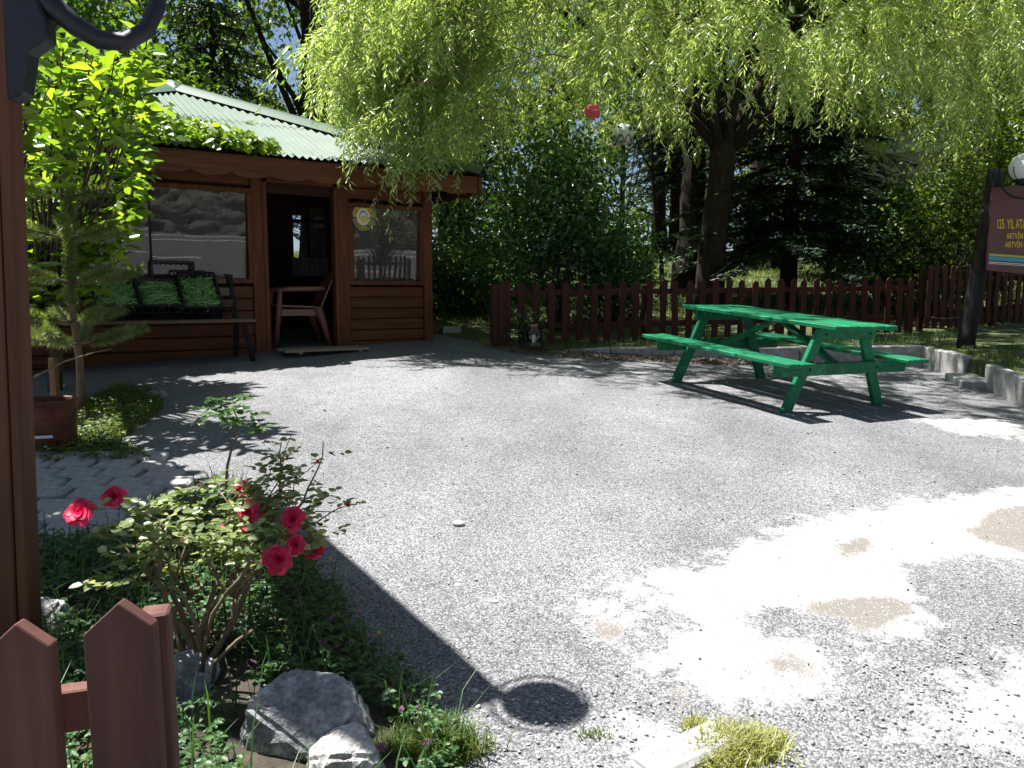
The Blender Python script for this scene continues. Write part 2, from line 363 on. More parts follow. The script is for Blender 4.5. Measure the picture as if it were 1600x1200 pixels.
    hgt = math_n(n, l, 'ADD', math_n(n, l, 'MULTIPLY', v1.outputs['Distance'], -0.8), math_n(n, l, 'ADD', math_n(n, l, 'MULTIPLY', v2.outputs['Distance'], -0.35), math_n(n, l, 'MULTIPLY', mid, 0.5)))
    kb = bump(n, l, b, hgt, 0.7, 0.01)
    fl = math_n(n, l, 'SUBTRACT', 0.75, math_n(n, l, 'MULTIPLY', math_n(n, l, 'MAXIMUM', dr.outputs[0], cr.outputs[0]), 0.4)); l.new(fl, kb.inputs['Strength'])
    return m
M['asphalt'] = m_asphalt()
M['road'] = plain('grey road asphalt', (0.16, 0.16, 0.165), 0.85, 0, 20, 0.2, 0.2)

# ================================================================== the ground
from mathutils import noise as mn
def inpoly(x, y, P):
    c = False; n = len(P); j = n - 1
    for i in range(n):
        xi, yi = P[i][0], P[i][1]; xj, yj = P[j][0], P[j][1]
        if (yi > y) != (yj > y) and x < (xj - xi) * (y - yi) / (yj - yi) + xi: c = not c
        j = i
    return c
def pdist(x, y, P):
    d = 1e9; n = len(P)
    for i in range(n):
        ax, ay = P[i][0], P[i][1]; bx, by = P[(i + 1) % n][0], P[(i + 1) % n][1]
        ux, uy = bx - ax, by - ay; L = ux * ux + uy * uy
        t = max(0, min(1, ((x - ax) * ux + (y - ay) * uy) / L)) if L else 0
        d = min(d, math.hypot(x - ax - t * ux, y - ay - t * uy))
    return d
def px_poly(pts): return [tuple(G(*p)[:2]) for p in pts]
DUST = [px_poly(p) for p in (
    [(895, 935), (1010, 900), (1110, 885), (1240, 820), (1350, 800), (1470, 778), (1600, 765), (1700, 770), (1680, 850), (1560, 870), (1440, 885), (1500, 935), (1440, 990), (1330, 1020), (1260, 1070), (1140, 1095), (1060, 1070), (1030, 1030), (990, 1000), (940, 985)],
    [(1410, 1150), (1500, 1075), (1640, 1020), (1680, 1120), (1560, 1170)],
    [(950, 1150), (1010, 1120), (1060, 1160), (990, 1200)],
    [(1440, 660), (1530, 648), (1620, 655), (1620, 690), (1500, 680)])]
GAPS = [px_poly(p) for p in ([(985, 950), (1050, 940), (1090, 975), (1040, 985)], [(1130, 950), (1290, 940), (1300, 985), (1180, 1000)], [(1430, 900), (1500, 890), (1560, 920), (1480, 950)])]
CLAY = [px_poly(p) for p in (
    [(1265, 945), (1330, 930), (1390, 930), (1440, 945), (1425, 965), (1390, 985), (1345, 998), (1310, 975), (1275, 960)],
    [(1180, 1030), (1225, 1018), (1275, 1040), (1260, 1062), (1195, 1055)],
    [(1300, 848), (1350, 835), (1385, 850), (1350, 868), (1315, 865)],
    [(1500, 830), (1560, 790), (1680, 790), (1680, 870), (1580, 862)],
    [(925, 980), (950, 968), (980, 985), (965, 1000), (935, 995)],
    [(1060, 1065), (1085, 1075), (1070, 1110), (1040, 1110)])]
def smooth01(t): t = max(0, min(1, t)); return t * t * (3 - 2 * t)
def field(x, y, polys, wdt):
    b = 0
    for P in polys:
        if abs(x - P[0][0]) > 4 or abs(y - P[0][1]) > 4: continue
        d = pdist(x, y, P); d = d if inpoly(x, y, P) else -d
        b = max(b, smooth01(0.5 + d / wdt))
    return b
xs = sorted(set([-150, -90, -60, -40, -28, -20, -14] + [round(-10 + .5 * i, 3) for i in range(15)] + [round(-2.7 + .06 * i, 3) for i in range(125)] + [round(5 + .5 * i, 3) for i in range(16)] + [14, 18, 24, 32, 45, 65, 95, 150]))
ys = sorted(set([-150, -90, -60, -40, -30, -25, -18, -12, -8, -5, -3, -1.5, -.5, .3] + [round(.8 + .06 * i, 3) for i in range(150)] + [round(10 + .5 * i, 3) for i in range(40)] + [31, 34, 38, 44, 52, 60, 80, 110, 150, 260]))
V = []; dust = []; clay = []
for y in ys:
    for x in xs:
        h = 0.02 * mn.noise(Vector((x * 0.9, y * 0.9, 0))) + 0.006 * mn.noise(Vector((x * 3.5, y * 3.5, 3))) if abs(x) < 12 and -2 < y < 13 else 0
        low = 0
        if y > 11.5 or x > 6.5: low = -0.25
        V.append((x, y, gz(x, y) + h + low))
        if -0.5 < x < 6 and 1.2 < y < 6.5:
            dv = field(x, y, DUST, 0.8)
            if dv > 0: dv = max(0, dv - 0.8 * field(x, y, GAPS, 0.45))
            cv = field(x, y, CLAY, 0.22)
        else: dv = cv = 0
        dust.append(dv); clay.append(cv)
nx = len(xs); Fc = [(j * nx + i, j * nx + i + 1, (j + 1) * nx + i + 1, (j + 1) * nx + i) for j in range(len(ys) - 1) for i in range(nx - 1)]
me = mesh_np('ground', V, Fc, True)
for nm, dat in (('dust', dust), ('clay', clay)):
    a_ = me.attributes.new(nm, 'FLOAT', 'POINT'); a_.data.foreach_set('value', dat)
ground = tag(link('ground', me, M['asphalt']), 'grey worn gravelly asphalt yard with white dust patches', 'ground', kind='structure')

# lawn beyond the fence
FA, FB, FC = Vector((-0.22, 9.75)), Vector((5.62, 11.1)), Vector((8.6, 12.35))
def lawn_front(x):
    pts = [(-40, 14.5), (-8, 14.5), (-1.0, 10.9), (-0.3, 10.2), (0.2, 9.72), (0.45, 9.38), (4.95, 9.55), (40, 9.6)]
    return float(np.interp(x, [p[0] for p in pts], [p[1] for p in pts]))
lx = [-60, -40, -25] + [round(-16 + .5 * i, 2) for i in range(64)] + [18, 24, 34, 60]
V = []; rows = 44
for x in lx:
    y0 = lawn_front(x)
    for j in range(rows):
        y = y0 + (34 - y0) * (j / (rows - 1)) ** 1.25
        z = bedz(x, y) + 0.05 * mn.noise(Vector((x * .5, y * .5, 1))) * min(1, (y - y0)) + 0.02 * mn.noise(Vector((x * 2.5, y * 2.5, 7)))
        if x < 0.3: z = min(z, gz(x, y) + 0.01 + 0.06 * min(1, max(0, y - y0)) + 0.2 * smooth01((y - 11) / 4)) if y < 15 else z
        V.append((x, y, z))
Fc = [(i * rows + j, (i + 1) * rows + j, (i + 1) * rows + j + 1, i * rows + j + 1) for i in range(len(lx) - 1) for j in range(rows - 1)]
tag(link('lawn', mesh_np('lawn', V, Fc, True), M['lawn']), 'shaded green park lawn behind the picket fence', 'lawn', kind='structure')
# small raised bed at the right, inside the kerbs
bx = MB(); P = [(5.02, 9.58), (5.03, 8.55), (4.93, 7.95), (4.78, 7.15), (4.74, 6.4), (9, 6.4), (9, 9.62)]
bx.add([(x, y, bedz(x, y) + .012) for x, y in P] + [(x - .1, y, bedz(x, y) - .6) for x, y in P[:5]], [tuple(range(len(P)))] + [(i, i + 1, len(P) + i + 1, len(P) + i) for i in range(4)])
bm = bmesh.new(); me = bx.mesh('b'); bm.from_mesh(me); bmesh.ops.triangulate(bm, faces=bm.faces)
for _ in range(4): bmesh.ops.subdivide_edges(bm, edges=[e for e in bm.edges if e.calc_length() > .35], cuts=1)
for v in bm.verts: v.co.z += 0.04 * mn.noise(v.co * 1.7)
bm.to_mesh(me); bm.free(); me.name = 'grass_bed'
tag(link('grass_bed', me, M['lawn']), 'grassy raised bed round the dark sign pole', 'bed', kind='structure')

# road and stone wall on the far side of the yard behind the viewer (they show in the kiosk panes)
e_ = Vector((0.80, 0.60)); n_ = Vector((0.68, -0.733)); e_ = Vector((0.733, 0.68))
O_ = Vector((6.5, -5.5))
def RW(a, b_, z): p = O_ + e_ * a + n_ * b_; return Vector((p.x, p.y, z))
rz = 0.86
rm = MB().add([RW(-30, -3.6, .25), RW(30, -3.6, .25), RW(30, 5.3, .92), RW(-30, 5.3, .92), RW(-30, -5.5, -.4), RW(30, -5.5, -.9)], [(0, 1, 2, 3), (4, 5, 1, 0)])
road = tag(link('road', rm, M['road']), 'grey road reflected in the kiosk windows', 'road', kind='structure')
for bb, wd, dash in ((-.9, .2, 1), (3.3, .16, 0), (4.5, .16, 0)):
    mk = MB(); a = -30
    while a < 30:
        a1 = a + (3 if dash else 60); zz = .25 + .008 + (bb + 3.6) / 8.9 * .67
        mk.add([RW(a, bb, zz), RW(a1, bb, zz), RW(a1, bb + wd, zz + .004 + wd * .075), RW(a, bb + wd, zz + .004 + wd * .075)], [(0, 1, 2, 3)]); a = a1 + 3
    link('lane_line', mk, M['white'], road)
V = []; na, nh = 420, 80
for i in range(na):
    for j in range(nh):
        a = -32 + 64 * i / (na - 1); h = 9.0 * j / (nh - 1)
        p = RW(a, 5.25 + h * .22, rz + .05 + h); q = Vector((a * 1.1, h * 1.7, 0))
        cell = mn.noise(q * .8) * .16 + mn.cell(Vector((a * 2.1 + .5 * mn.noise(q * 2), h * 3.4 + .4 * mn.noise(q * 2.3), 0))) * .26 + mn.noise(q * 4) * .16 + mn.noise(q * 9) * .12
        p = p + Vector((n_.x, n_.y, 0)) * cell; V.append(tuple(p))
Fc = [(i * nh + j, (i + 1) * nh + j, (i + 1) * nh + j + 1, i * nh + j + 1) for i in range(na - 1) for j in range(nh - 1)]
tag(link('stone_wall', mesh_np('stone_wall', V, Fc), M['cliff']), 'rough grey rock wall along the road, mirrored in the kiosk window', 'wall')

# ------------------------------------------------------------------ kerbs
def kerb(pts, h, wd, label, seglen=0.75, drop=0.12, name='kerb'):
    A, B = Vector(pts[0]), Vector(pts[1]); L = (B - A).length; n = max(1, round(L / seglen)); d = (B - A) / n
    root = empty(name, (A.x, A.y, gz(A.x, A.y)), 0, label, 'kerb')
    for i in range(n):
        p, q = A + d * i, A + d * (i + 1); u = d.normalized(); q = q - u * 0.012
        zt0, zt1 = h(p.x, p.y), h(q.x, q.y); zb = min(gz(p.x, p.y), gz(q.x, q.y)) - drop
        nrm = Vector((-u.y, u.x)) * wd / 2; jz = random.uniform(-.012, .012)
        m = MB(); vs_ = []
        for pt, zt in ((p, zt0), (q, zt1)):
            for sg in (-1, 1):
                vs_ += [(pt.x + nrm.x * sg, pt.y + nrm.y * sg, zb), (pt.x + nrm.x * sg, pt.y + nrm.y * sg, zt + jz)]
        m.add(vs_, [(0, 1, 3, 2), (4, 6, 7, 5), (0, 4, 5, 1), (2, 3, 7, 6), (1, 5, 7, 3), (0, 2, 6, 4)])
        link('kerb_stone', m.mesh('kerb_stone', bevel=.012), M['concrete'], root, True)
    return root
kerb([(0.42, 9.36), (4.98, 9.52)], lambda x, y: bedz(x, y) + .03 - .05 * smooth01((.9 - x) / .6), .1, 'long grey concrete kerb below the maroon fence')
kerb([(5.0, 9.56), (5.02, 8.62)], lambda x, y: bedz(x, y) + .03, .1, 'tall kerb turning from the fence corner towards the viewer', .5)
kerb([(4.86, 8.5), (4.74, 7.95)], lambda x, y: gz(x, y) + .1, .3, 'low broad kerb stone sunk between two taller kerbs', .6)
kerb([(4.88, 8.0), (4.74, 7.18)], lambda x, y: bedz(x, y) + .04, .1, 'kerb edging the grassy bed beside the sunken kerb stone', .9)
kerb([(4.68, 7.12), (4.66, 6.3)], lambda x, y: bedz(x, y) + .035, .11, 'kerb piece at the right edge nearest the viewer', .9)
a_, b_ = G(1010, 1215), G(1140, 1155)
kerb([tuple(a_[:2]), tuple(b_[:2])], lambda x, y: gz(x, y) + .042, .12, 'buried pale kerb stone among grass tufts in front', .3)
kx_ = G(692, 522); tag(link('concrete_block', MB().box((0, 0, .04), (.26, .16, .12), Matrix.Rotation(.4, 3, 'Z'), .012).mesh('concrete_block', bevel=.012), M['concrete']), 'small concrete block lying at the kiosk corner', 'block').location = kx_ + Vector((0.1, .1, 0))

# ------------------------------------------------------------------ paved path at the left
path = tag(link('path', MB().add([tuple(G(*p) + Vector((0, 0, .012))) for p in ((-160, 722), (250, 724), (330, 765), (300, 800), (235, 900), (-160, 900))], [(0, 1, 2, 3, 4, 5)]), M['soil']), 'grey paving block path beside the rose bush', 'path', kind='structure')
pvm = []
for k in range(4):
    m = MB().box((0, 0, 0), (.215, .165, .06), None, .012); pvm.append(m.mesh('paving_block', bevel=.012))
    pvm[-1].materials.append(M['paver'])
pth = [tuple(G(*p)[:2]) for p in ((-160, 722), (235, 722), (320, 762), (292, 800), (232, 893), (-160, 893))]
for r_ in range(11):
    y = 3.02 + r_ * .172
    for c_ in range(18):
        x = -4.2 + c_ * .226 + (r_ % 2) * .113 - (r_ * .012)
        if not inpoly(x, y, pth): continue
        o = link('paving_block', random.choice(pvm), None, path)
        o.location = (x, y, gz(x, y) + .012 + random.uniform(-.008, .008)); o.rotation_euler = (random.uniform(-.03, .03) + .067, random.uniform(-.04, .04), random.uniform(-.05, .05))

# ------------------------------------------------------------------ flower bed soil at the lower left
BED = [tuple(G(*p)[:2]) for p in ((-200, 880), (150, 858), (250, 815), (330, 775), (400, 790), (470, 872), (525, 935), (563, 1000), (608, 1060), (672, 1105), (715, 1180), (730, 1290))] + [(-0.2, 1.0), (-2.6, .8)]
V = []; Fc = []; step = .05; idx = {}
for i in range(60):
    for j in range(64):
        x = -2.75 + i * step; y = .8 + j * step
        ins = inpoly(x, y, BED); d = pdist(x, y, BED) * (1 if ins else -1)
        if d > -.06:
            idx[i, j] = len(V); V.append((x, y, gz(x, y) + min(.05, d * .25) + .02 * mn.noise(Vector((x * 4, y * 4, 0)))))
for (i, j) in idx:
    q = [(i, j), (i + 1, j), (i + 1, j + 1), (i, j + 1)]
    if all(k in idx for k in q): Fc.append([idx[k] for k in q])
tag(link('flower_bed', mesh_np('flower_bed', V, Fc, True), M['soil']), 'dark soil of the flower bed', 'bed', kind='structure')
def bed_z(x, y): return gz(x, y) + max(0, min(.05, pdist(x, y, BED) * .25))

# ================================================================== the kiosk
R0 = Vector((-1.065, 10.40)); TH = math.radians(33)
kiosk = empty('kiosk', (R0.x, R0.y, .67), TH, 'brown timber kiosk with green corrugated roof and open doorway', 'kiosk')
S = 5.2; DEP = 3.3
def kb(name, c, d, mat=None, parent=None, bevel=.006):
    return link(name, MB().box(c, d).mesh(name, bevel=bevel), mat or M['kiosk'], parent or kiosk)
def plankrow(x0, x1, z0, z1, y=0.0, ny=1, back=False):
    z = z0; n = max(1, round((z1 - z0) / .146)); h = (z1 - z0) / n
    for i in range(n):
        kb('plank', ((x0 + x1) / 2 + random.uniform(-.002, .002), y + random.uniform(-.004, .004), z + h / 2), (x1 - x0, .035, h - .007), bevel=.009); z += h
plankrow(-1.13, -.12, -.22, .73); plankrow(-1.13, -.12, 1.79, 2.2)
plankrow(-5.2, -2.24, -.42, .73); plankrow(-5.2, -2.24, 1.86, 2.2); plankrow(-5.2, -4.62, .73, 1.86)
plankrow(-2.24, -1.13, 2.0, 2.2)
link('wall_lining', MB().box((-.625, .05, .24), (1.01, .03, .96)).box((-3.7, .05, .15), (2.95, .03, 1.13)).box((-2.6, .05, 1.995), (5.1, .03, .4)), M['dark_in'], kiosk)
# posts and jambs
for x, wd in ((-.06, .12), (-1.2, .14), (-2.235, .13), (-5.14, .12)):
    kb('corner_post', (x, -.012, .9), (wd, .09, 2.6), M['kiosk_v'])
kb('door_jamb', (-1.295, .0, .93), (.05, .13, 1.96), M['kiosk_v']); kb('door_jamb', (-2.145, .0, .93), (.05, .13, 1.96), M['kiosk_v'])
kb('door_lintel', (-1.72, .0, 1.945), (.8, .13, .07)); kb('door_sill', (-1.72, .0, -.035), (.8, .13, .05))
def window(x0, x1, z0, z1, mulls, tilts):
    f = MB(); t = .055
    f.box(((x0 + x1) / 2, -.01, z1 + t / 2), (x1 - x0 + 2 * t, .085, t)).box(((x0 + x1) / 2, -.01, z0 - t / 2), (x1 - x0 + 2 * t, .085, t))
    f.box((x0 - t / 2, -.01, (z0 + z1) / 2), (t, .084, z1 - z0)).box((x1 + t / 2, -.01, (z0 + z1) / 2), (t, .084, z1 - z0))
    win = link('window', f.mesh('window', bevel=.005), M['kiosk_v'], kiosk)
    xx = [x0] + mulls + [x1]
    for mx in mulls: link('mullion', MB().box((mx, .0, (z0 + z1) / 2), (.018, .05, z1 - z0)), M['dark_in'], win)
    for a, b, tl in zip(xx[:-1], xx[1:], tilts):
        zc = (z0 + z1) / 2; hh = (z1 - z0) / 2; dz = math.tan(tl[0]) * hh; dx = math.tan(tl[1]) * (b - a) / 2
        p = MB(); m_ = [(a + .005, .01 - dz * -1 * -1 + dx, z1), (b - .005, .01 - dz - dx, z1), (b - .005, .01 + dz - dx, z0), (a + .005, .01 + dz + dx, z0)]
        p.add(m_, [(0, 1, 2, 3)])
        link('pane', p, M['glass'], win)
    return win
D2 = math.radians
window(-4.56, -2.34, .81, 1.77, [-3.36], [(D2(3.6), D2(1.2)), (D2(3.4), 0)])
window(-1.075, -.165, .80, 1.69, [], [(D2(3.0), D2(0))])
kb('floor_slab', (-2.6, 1.65, -.06), (5.1, 3.2, .08), M['dark_in'])
# inside and rear walls with the small rear window
bw = MB(); bx0, bx1, bz0, bz1 = -.80, -.20, .95, 2.02
bw.box(((-5.2 + bx0) / 2, DEP, 1), (5.2 + bx0, .05, 2.4)).box(((bx1) / 2, DEP, 1), (-bx1, .05, 2.4)).box(((bx0 + bx1) / 2, DEP, (bz0 - .2) / 2), (bx1 - bx0, .05, bz0 + .2)).box(((bx0 + bx1) / 2, DEP, (bz1 + 2.2) / 2), (bx1 - bx0, .05, 2.2 - bz1))
bw.box((-.0, 1.66, 1), (.05, 3.24, 2.4)).box((-5.18, 1.66, 1), (.05, 3.24, 2.4)).box((-2.6, 1.65, 2.2), (5.2, 3.3, .03))
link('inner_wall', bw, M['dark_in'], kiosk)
rw = MB(); cx_ = (bx0 + bx1) / 2
rw.box((cx_, DEP, bz1 - .22), (bx1 - bx0, .05, .05)).box((cx_ - .02, DEP, (bz0 + bz1) / 2), (.06, .052, bz1 - bz0)).box((bx0 + .02, DEP, (bz0 + bz1) / 2), (.04, .054, bz1 - bz0)).box((bx1 - .02, DEP, (bz0 + bz1) / 2), (.04, .054, bz1 - bz0))
rwin = link('rear_window', rw, M['dark_in'], kiosk)
link('pane', MB().add([(bx0, DEP + .03, bz0), (bx1, DEP + .03, bz0), (bx1, DEP + .03, bz1), (bx0, DEP + .03, bz1)], [(0, 1, 2, 3)]), M['glass'], rwin)
cv = []
for i in range(41):
    x = bx0 + (bx1 - bx0) * i / 40; yy = DEP - .05 + .012 * math.sin(i * 1.3)
    cv += [(x, yy, bz0 - .02), (x, yy, bz0 + .27 + .01 * math.sin(i * .8))]
link('curtain', mesh_np('curtain', cv, [(2 * i, 2 * i + 2, 2 * i + 3, 2 * i + 1) for i in range(40)], True), M['lace'], kiosk)
# eaves
OV = .5; ez = 2.15; half = S / 2 + OV; apex = 3.43; sl = (apex - ez) / half; KC = Vector((-S / 2, S / 2))
def rotk(x, y, k):      # facet k of the pyramid: local facet coords (t, s) -> kiosk x,y
    t, s_ = x, y - half
    for _ in range(k): t, s_ = -s_, t
    return KC.x + t, KC.y + s_
for k in (0, 1, 3):
    fa = MB(); poly = [(-half, 0), (half, 0)]; n = 150
    low = []
    for i in range(n + 1):
        t = half - 2 * half * i / n; ph = (t / .42) % 1.0
        low.append((t, -.20 - .035 * math.sin(pi * ph) + .02 * (1 if ph < .06 else 0)))
    def ff(u, v, t, k=k): x, y = rotk(u, t, k); return (x, y, ez - .035 + v)
    fa.prism(poly + low, ff, .03, .055)
    link('fascia_board', fa.mesh('fascia_board'), M['kiosk'], kiosk)
    sf = MB()
    for i in range(5):
        a0, a1 = .06 + i * .09, .06 + i * .09 + .084
        P_ = [rotk(-half + .1, a0, k), rotk(half - .1, a0, k), rotk(half - .1, a1, k), rotk(-half + .1, a1, k)]
        sf.add([(x, y, ez - .05 + k * .003) for x, y in P_], [(0, 1, 2, 3)])
    link('soffit', sf, M['kiosk'], kiosk)
dk = MB(); cs = [rotk(-half + .02, .02, k) for k in range(4)]
dk.add([(x, y, ez - .025) for x, y in cs] + [(KC.x, KC.y, apex - .04)], [(0, 1, 4), (1, 2, 4), (2, 3, 4), (3, 0, 4)])
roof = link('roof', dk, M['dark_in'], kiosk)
LAM = .085; AMP = .014
for k in range(4):
    t = -half
    while t < half - .01:
        t1 = min(t + LAM * 10, half)
        for tier in range(2):
            V = []; n = max(2, round((t1 + .03 - t) / (LAM / 10)))
            for i in range(n + 1):
                tt = t + (t1 + .03 - t) * i / n; tt = min(tt, half - .002); smax = half - abs(tt) - .01
                a, b = (-.02, min(1.52, smax)) if tier == 0 else (1.42, smax)
                if b <= a: a = b = min(a, max(smax, -.02))
                zz = AMP * math.cos(2 * pi * tt / LAM) + .007 * tier + .004 * ((round((t + half) / (LAM * 10))) % 2)
                for s_ in (a, b):
                    x, y = rotk(tt, s_, k); V.append((x, y, ez + s_ * sl + zz))
            if tier and max(v[2] for v in V) < ez + 1.45 * sl: continue
            link('roof_sheet', mesh_np('roof_sheet', V, [(2 * i, 2 * i + 2, 2 * i + 3, 2 * i + 1) for i in range(n)], True), M['roof'], roof)
        t = t1
for k in range(4):       # ridge caps down the four hips
    hc = MB(); x0, y0 = rotk(-half, 0, k); A = Vector((x0, y0, ez)); B = Vector((KC.x, KC.y, apex)); u = (B - A).normalized()
    sdv = Vector((-(B - A).y, (B - A).x, 0)).normalized(); prof = [(-.24, -.04), (-.16, .005), (-.06, .06), (0, .085), (.06, .06), (.16, .005), (.24, -.04)]
    V = [A + u * q + sdv * a + Vector((0, 0, b_ + .012)) for q in (-.02, (B - A).length) for a, b_ in prof]
    hc.add(V, [(i, i + 1, 8 + i, 7 + i) for i in range(6)])
    link('hip_cap', hc.mesh('hip_cap', smooth=True), M['roofcap'], roof)
link('apex_cap', MB().lathe([(.26, -.07), (.16, .02), (.05, .075), (.0, .085)], (KC.x, KC.y, apex + .03), 12), M['roofcap'], roof)
def KW(x, y, z):        # kiosk coordinates -> world
    return Vector((R0.x + x * math.cos(TH) - y * math.sin(TH), R0.y + x * math.sin(TH) + y * math.cos(TH), .67 + z))

# round sticker on the right pane
def text_geo(body, size, font_scale=(1, 1)):
    cu = bpy.data.curves.new('t', 'FONT'); cu.body = body; cu.size = size; cu.align_x = 'CENTER'; cu.resolution_u = 3; cu.offset = size * .012
    ob = bpy.data.objects.new('t', cu); col.objects.link(ob)
    bpy.context.view_layer.update()
    me_ = bpy.data.meshes.new_from_object(ob.evaluated_get(bpy.context.evaluated_depsgraph_get()))
    vs_ = [tuple(v.co) for v in me_.vertices]; fs_ = [tuple(p.vertices) for p in me_.polygons]
    wd = ob.dimensions.x
    bpy.data.objects.remove(ob); bpy.data.curves.remove(cu); bpy.data.meshes.remove(me_)
    return vs_, fs_, wd
st = empty('window_sticker', KW(-.935, -.035, 1.575), TH, 'round yellow and black sticker with a masked face on the right window', 'sticker')
def disc(r0, r1, y, a0=0, a1=2 * pi, n=40, ex=1.0, ez_=1.15):
    m = MB(); V = []
    for i in range(n + 1):
        a = a0 + (a1 - a0) * i / n
        for r in (r0, r1): V.append((r * math.cos(a) * ex, y, r * math.sin(a) * ez_))
    return m.add(V, [(2 * i, 2 * i + 1, 2 * i + 3, 2 * i + 2) for i in range(n)])
SR = .135
link('backing', disc(0, SR * 1.04, 0), M['white'], st)
link('upper_band', disc(SR * .66, SR, -.002, 0, pi), M['yellow'], st); link('lower_band', disc(SR * .66, SR, -.002, pi, 2 * pi), M['black'], st)
link('face', disc(0, SR * .36, -.003, ez_=1.3), M['white'], st)
link('hair', disc(0, SR * .40, -.002, -.1, pi + .1, ez_=1.45), M['black'], st)
link('mask', disc(0, SR * .37, -.005, pi + .15, 2 * pi - .15, ez_=1.3), M['yellow'], st)
link('eyes', MB().add(*(lambda V, Fq: (V, Fq))([(x + dx, -.006, z + dz) for x in (-.02, .02) for dx, dz in ((-.008, -.003), (.008, -.003), (.008, .003), (-.008, .003)) for z in (.005,)], [(0, 1, 2, 3), (4, 5, 6, 7)])), M['black'], st)
def arc_text(txt, r, a0, a1, mat, flip):
    m = MB(); n = len(txt)
    for i, ch in enumerate(txt):
        if ch == ' ': continue
        a = a0 + (a1 - a0) * (i + .5) / n; vs_, fs_, _ = text_geo(ch, SR * .3)
        rot = a - pi / 2 if not flip else a + pi / 2
        rr = r - SR * .1 if not flip else r + SR * .1
        c_, s_ = math.cos(rot), math.sin(rot)
        m.add([((rr * math.cos(a) + (x * c_ - y * s_)), -.005, 1.15 * (rr * math.sin(a) + (x * s_ + y * c_))) for x, y, _z in vs_], fs_)
    link('lettering', m, mat, st)
arc_text('SAĞLIĞIMIZ İÇİN', SR * .83, pi * .95, pi * .05, M['black'], False)
arc_text('LÜTFEN MASKE TAKIN', SR * .83, pi * 1.05, pi * 1.95, M['yellow'], True)

# ================================================================== foliage machinery
def unit(a): return a / np.maximum(np.linalg.norm(a, axis=-1, keepdims=True), 1e-9)
def leaves(name, P, D, N, L, W, kind=2, fold=0.15, curl=0.1):
    """one small folded blade per row; kind 2 = lance (2 triangles), 4 = oval (2 quads)"""
    P, D, N = np.asarray(P, float), unit(np.asarray(D, float)), unit(np.asarray(N, float)); n = len(P)
    L = np.broadcast_to(np.asarray(L, float), (n,))[:, None]; W = np.broadcast_to(np.asarray(W, float), (n,))[:, None]
    Sd = unit(np.cross(D, N)); N = np.cross(Sd, D)
    if kind == 2:
        V = np.stack([P, P + D * L * .42 + Sd * W / 2 + N * W * fold, P + D * L - N * L * curl, P + D * L * .42 - Sd * W / 2 + N * W * fold], 1)
        base = np.arange(n)[:, None] * 4
        Fq = np.concatenate([base + [0, 1, 2], base + [0, 2, 3]], 1).reshape(-1, 3)
    else:
        V = np.stack([P, P + D * L * .3 + Sd * W * .46 + N * W * fold, P + D * L * .68 + Sd * W * .38 + N * (W * fold - L * curl * .4), P + D * L - N * L * curl,
                      P + D * L * .68 - Sd * W * .38 + N * (W * fold - L * curl * .4), P + D * L * .3 - Sd * W * .46 + N * W * fold], 1)
        base = np.arange(n)[:, None] * 6
        Fq = np.concatenate([base + [0, 1, 2, 3], base + [0, 3, 4, 5]], 1).reshape(-1, 4)
    return mesh_np(name, V.reshape(-1, 3), Fq)
def rdir(n, up=0.0):
    d = RS.normal(size=(n, 3)); d[:, 2] += up; return unit(d)
def blades(name, XY, zf, hmin, hmax, wd, lean=.5):
    n = len(XY); H = RS.uniform(hmin, hmax, n); A = RS.uniform(0, 2 * pi, n); ln = RS.uniform(.1, lean, n)
    d = np.stack([np.cos(A), np.sin(A)], 1); s_ = np.stack([-np.sin(A), np.cos(A)], 1); w2 = wd * RS.uniform(.6, 1.3, n) / 2
    Z = np.array([zf(x, y) for x, y in XY]) - .005
    def pt(off, side, z): return np.concatenate([XY + d * off[:, None] + s_ * side[:, None], z[:, None]], 1)
    V = np.stack([pt(0 * H, w2, Z), pt(0 * H, -w2, Z), pt(ln * H * .35, -w2 * .8, Z + H * .6), pt(ln * H * .35, w2 * .8, Z + H * .6), pt(ln * H, 0 * H, Z + H * (1 - .25 * ln))], 1)
    b = np.arange(n)[:, None] * 5
    T = np.concatenate([b + [0, 1, 2], b + [0, 2, 3], b + [3, 2, 4]], 1).reshape(-1, 3)
    return mesh_np(name, V.reshape(-1, 3), T)
def curve(a, b, sag, n=6, jit=0.0):
    a, b = Vector(a), Vector(b); pts = []
    for i in range(n + 1):
        t = i / n; p = a.lerp(b, t) + Vector(sag) * 4 * t * (1 - t)
        if 0 < i < n and jit: p += Vector([random.uniform(-jit, jit) for _ in range(3)])
        pts.append(p)
    return pts

# ================================================================== bench, crates, chair, mat at the kiosk
BY = -.42
bench = empty('bench', KW(-3.66, BY, -.05), TH, 'old slatted wooden bench carrying the crates of beans', 'bench')
sz = .40
for i in range(3):
    o = link('seat_slat', MB().box((0.05, -.14 + i * .13, sz), (2.35, .115, .035), None, .004).mesh('seat_slat', bevel=.006), M['bench'], bench)
for i in range(3):
    link('back_slat', MB().box((.0 - .03 * i, .26 + i * .035, sz + .18 + i * .13), (2.2, .03, .09), Matrix.Rotation(-.25, 3, 'X'), .004).mesh('back_slat', bevel=.005), M['bench'], bench)
for sx in (-1.05, 1.1):
    for sy, dx in ((-.17, .1), (.2, 0)):
        link('leg', MB().bar((sx, sy * .8, sz - .02), (sx + dx * 1.0, sy * 1.25, -.16), .05, .05).mesh('leg', bevel=.005), M['pole'], bench)
    link('back_strut', MB().bar((sx, .2, sz), (sx, .37, sz + .5), .05, .035), M['pole'], bench)
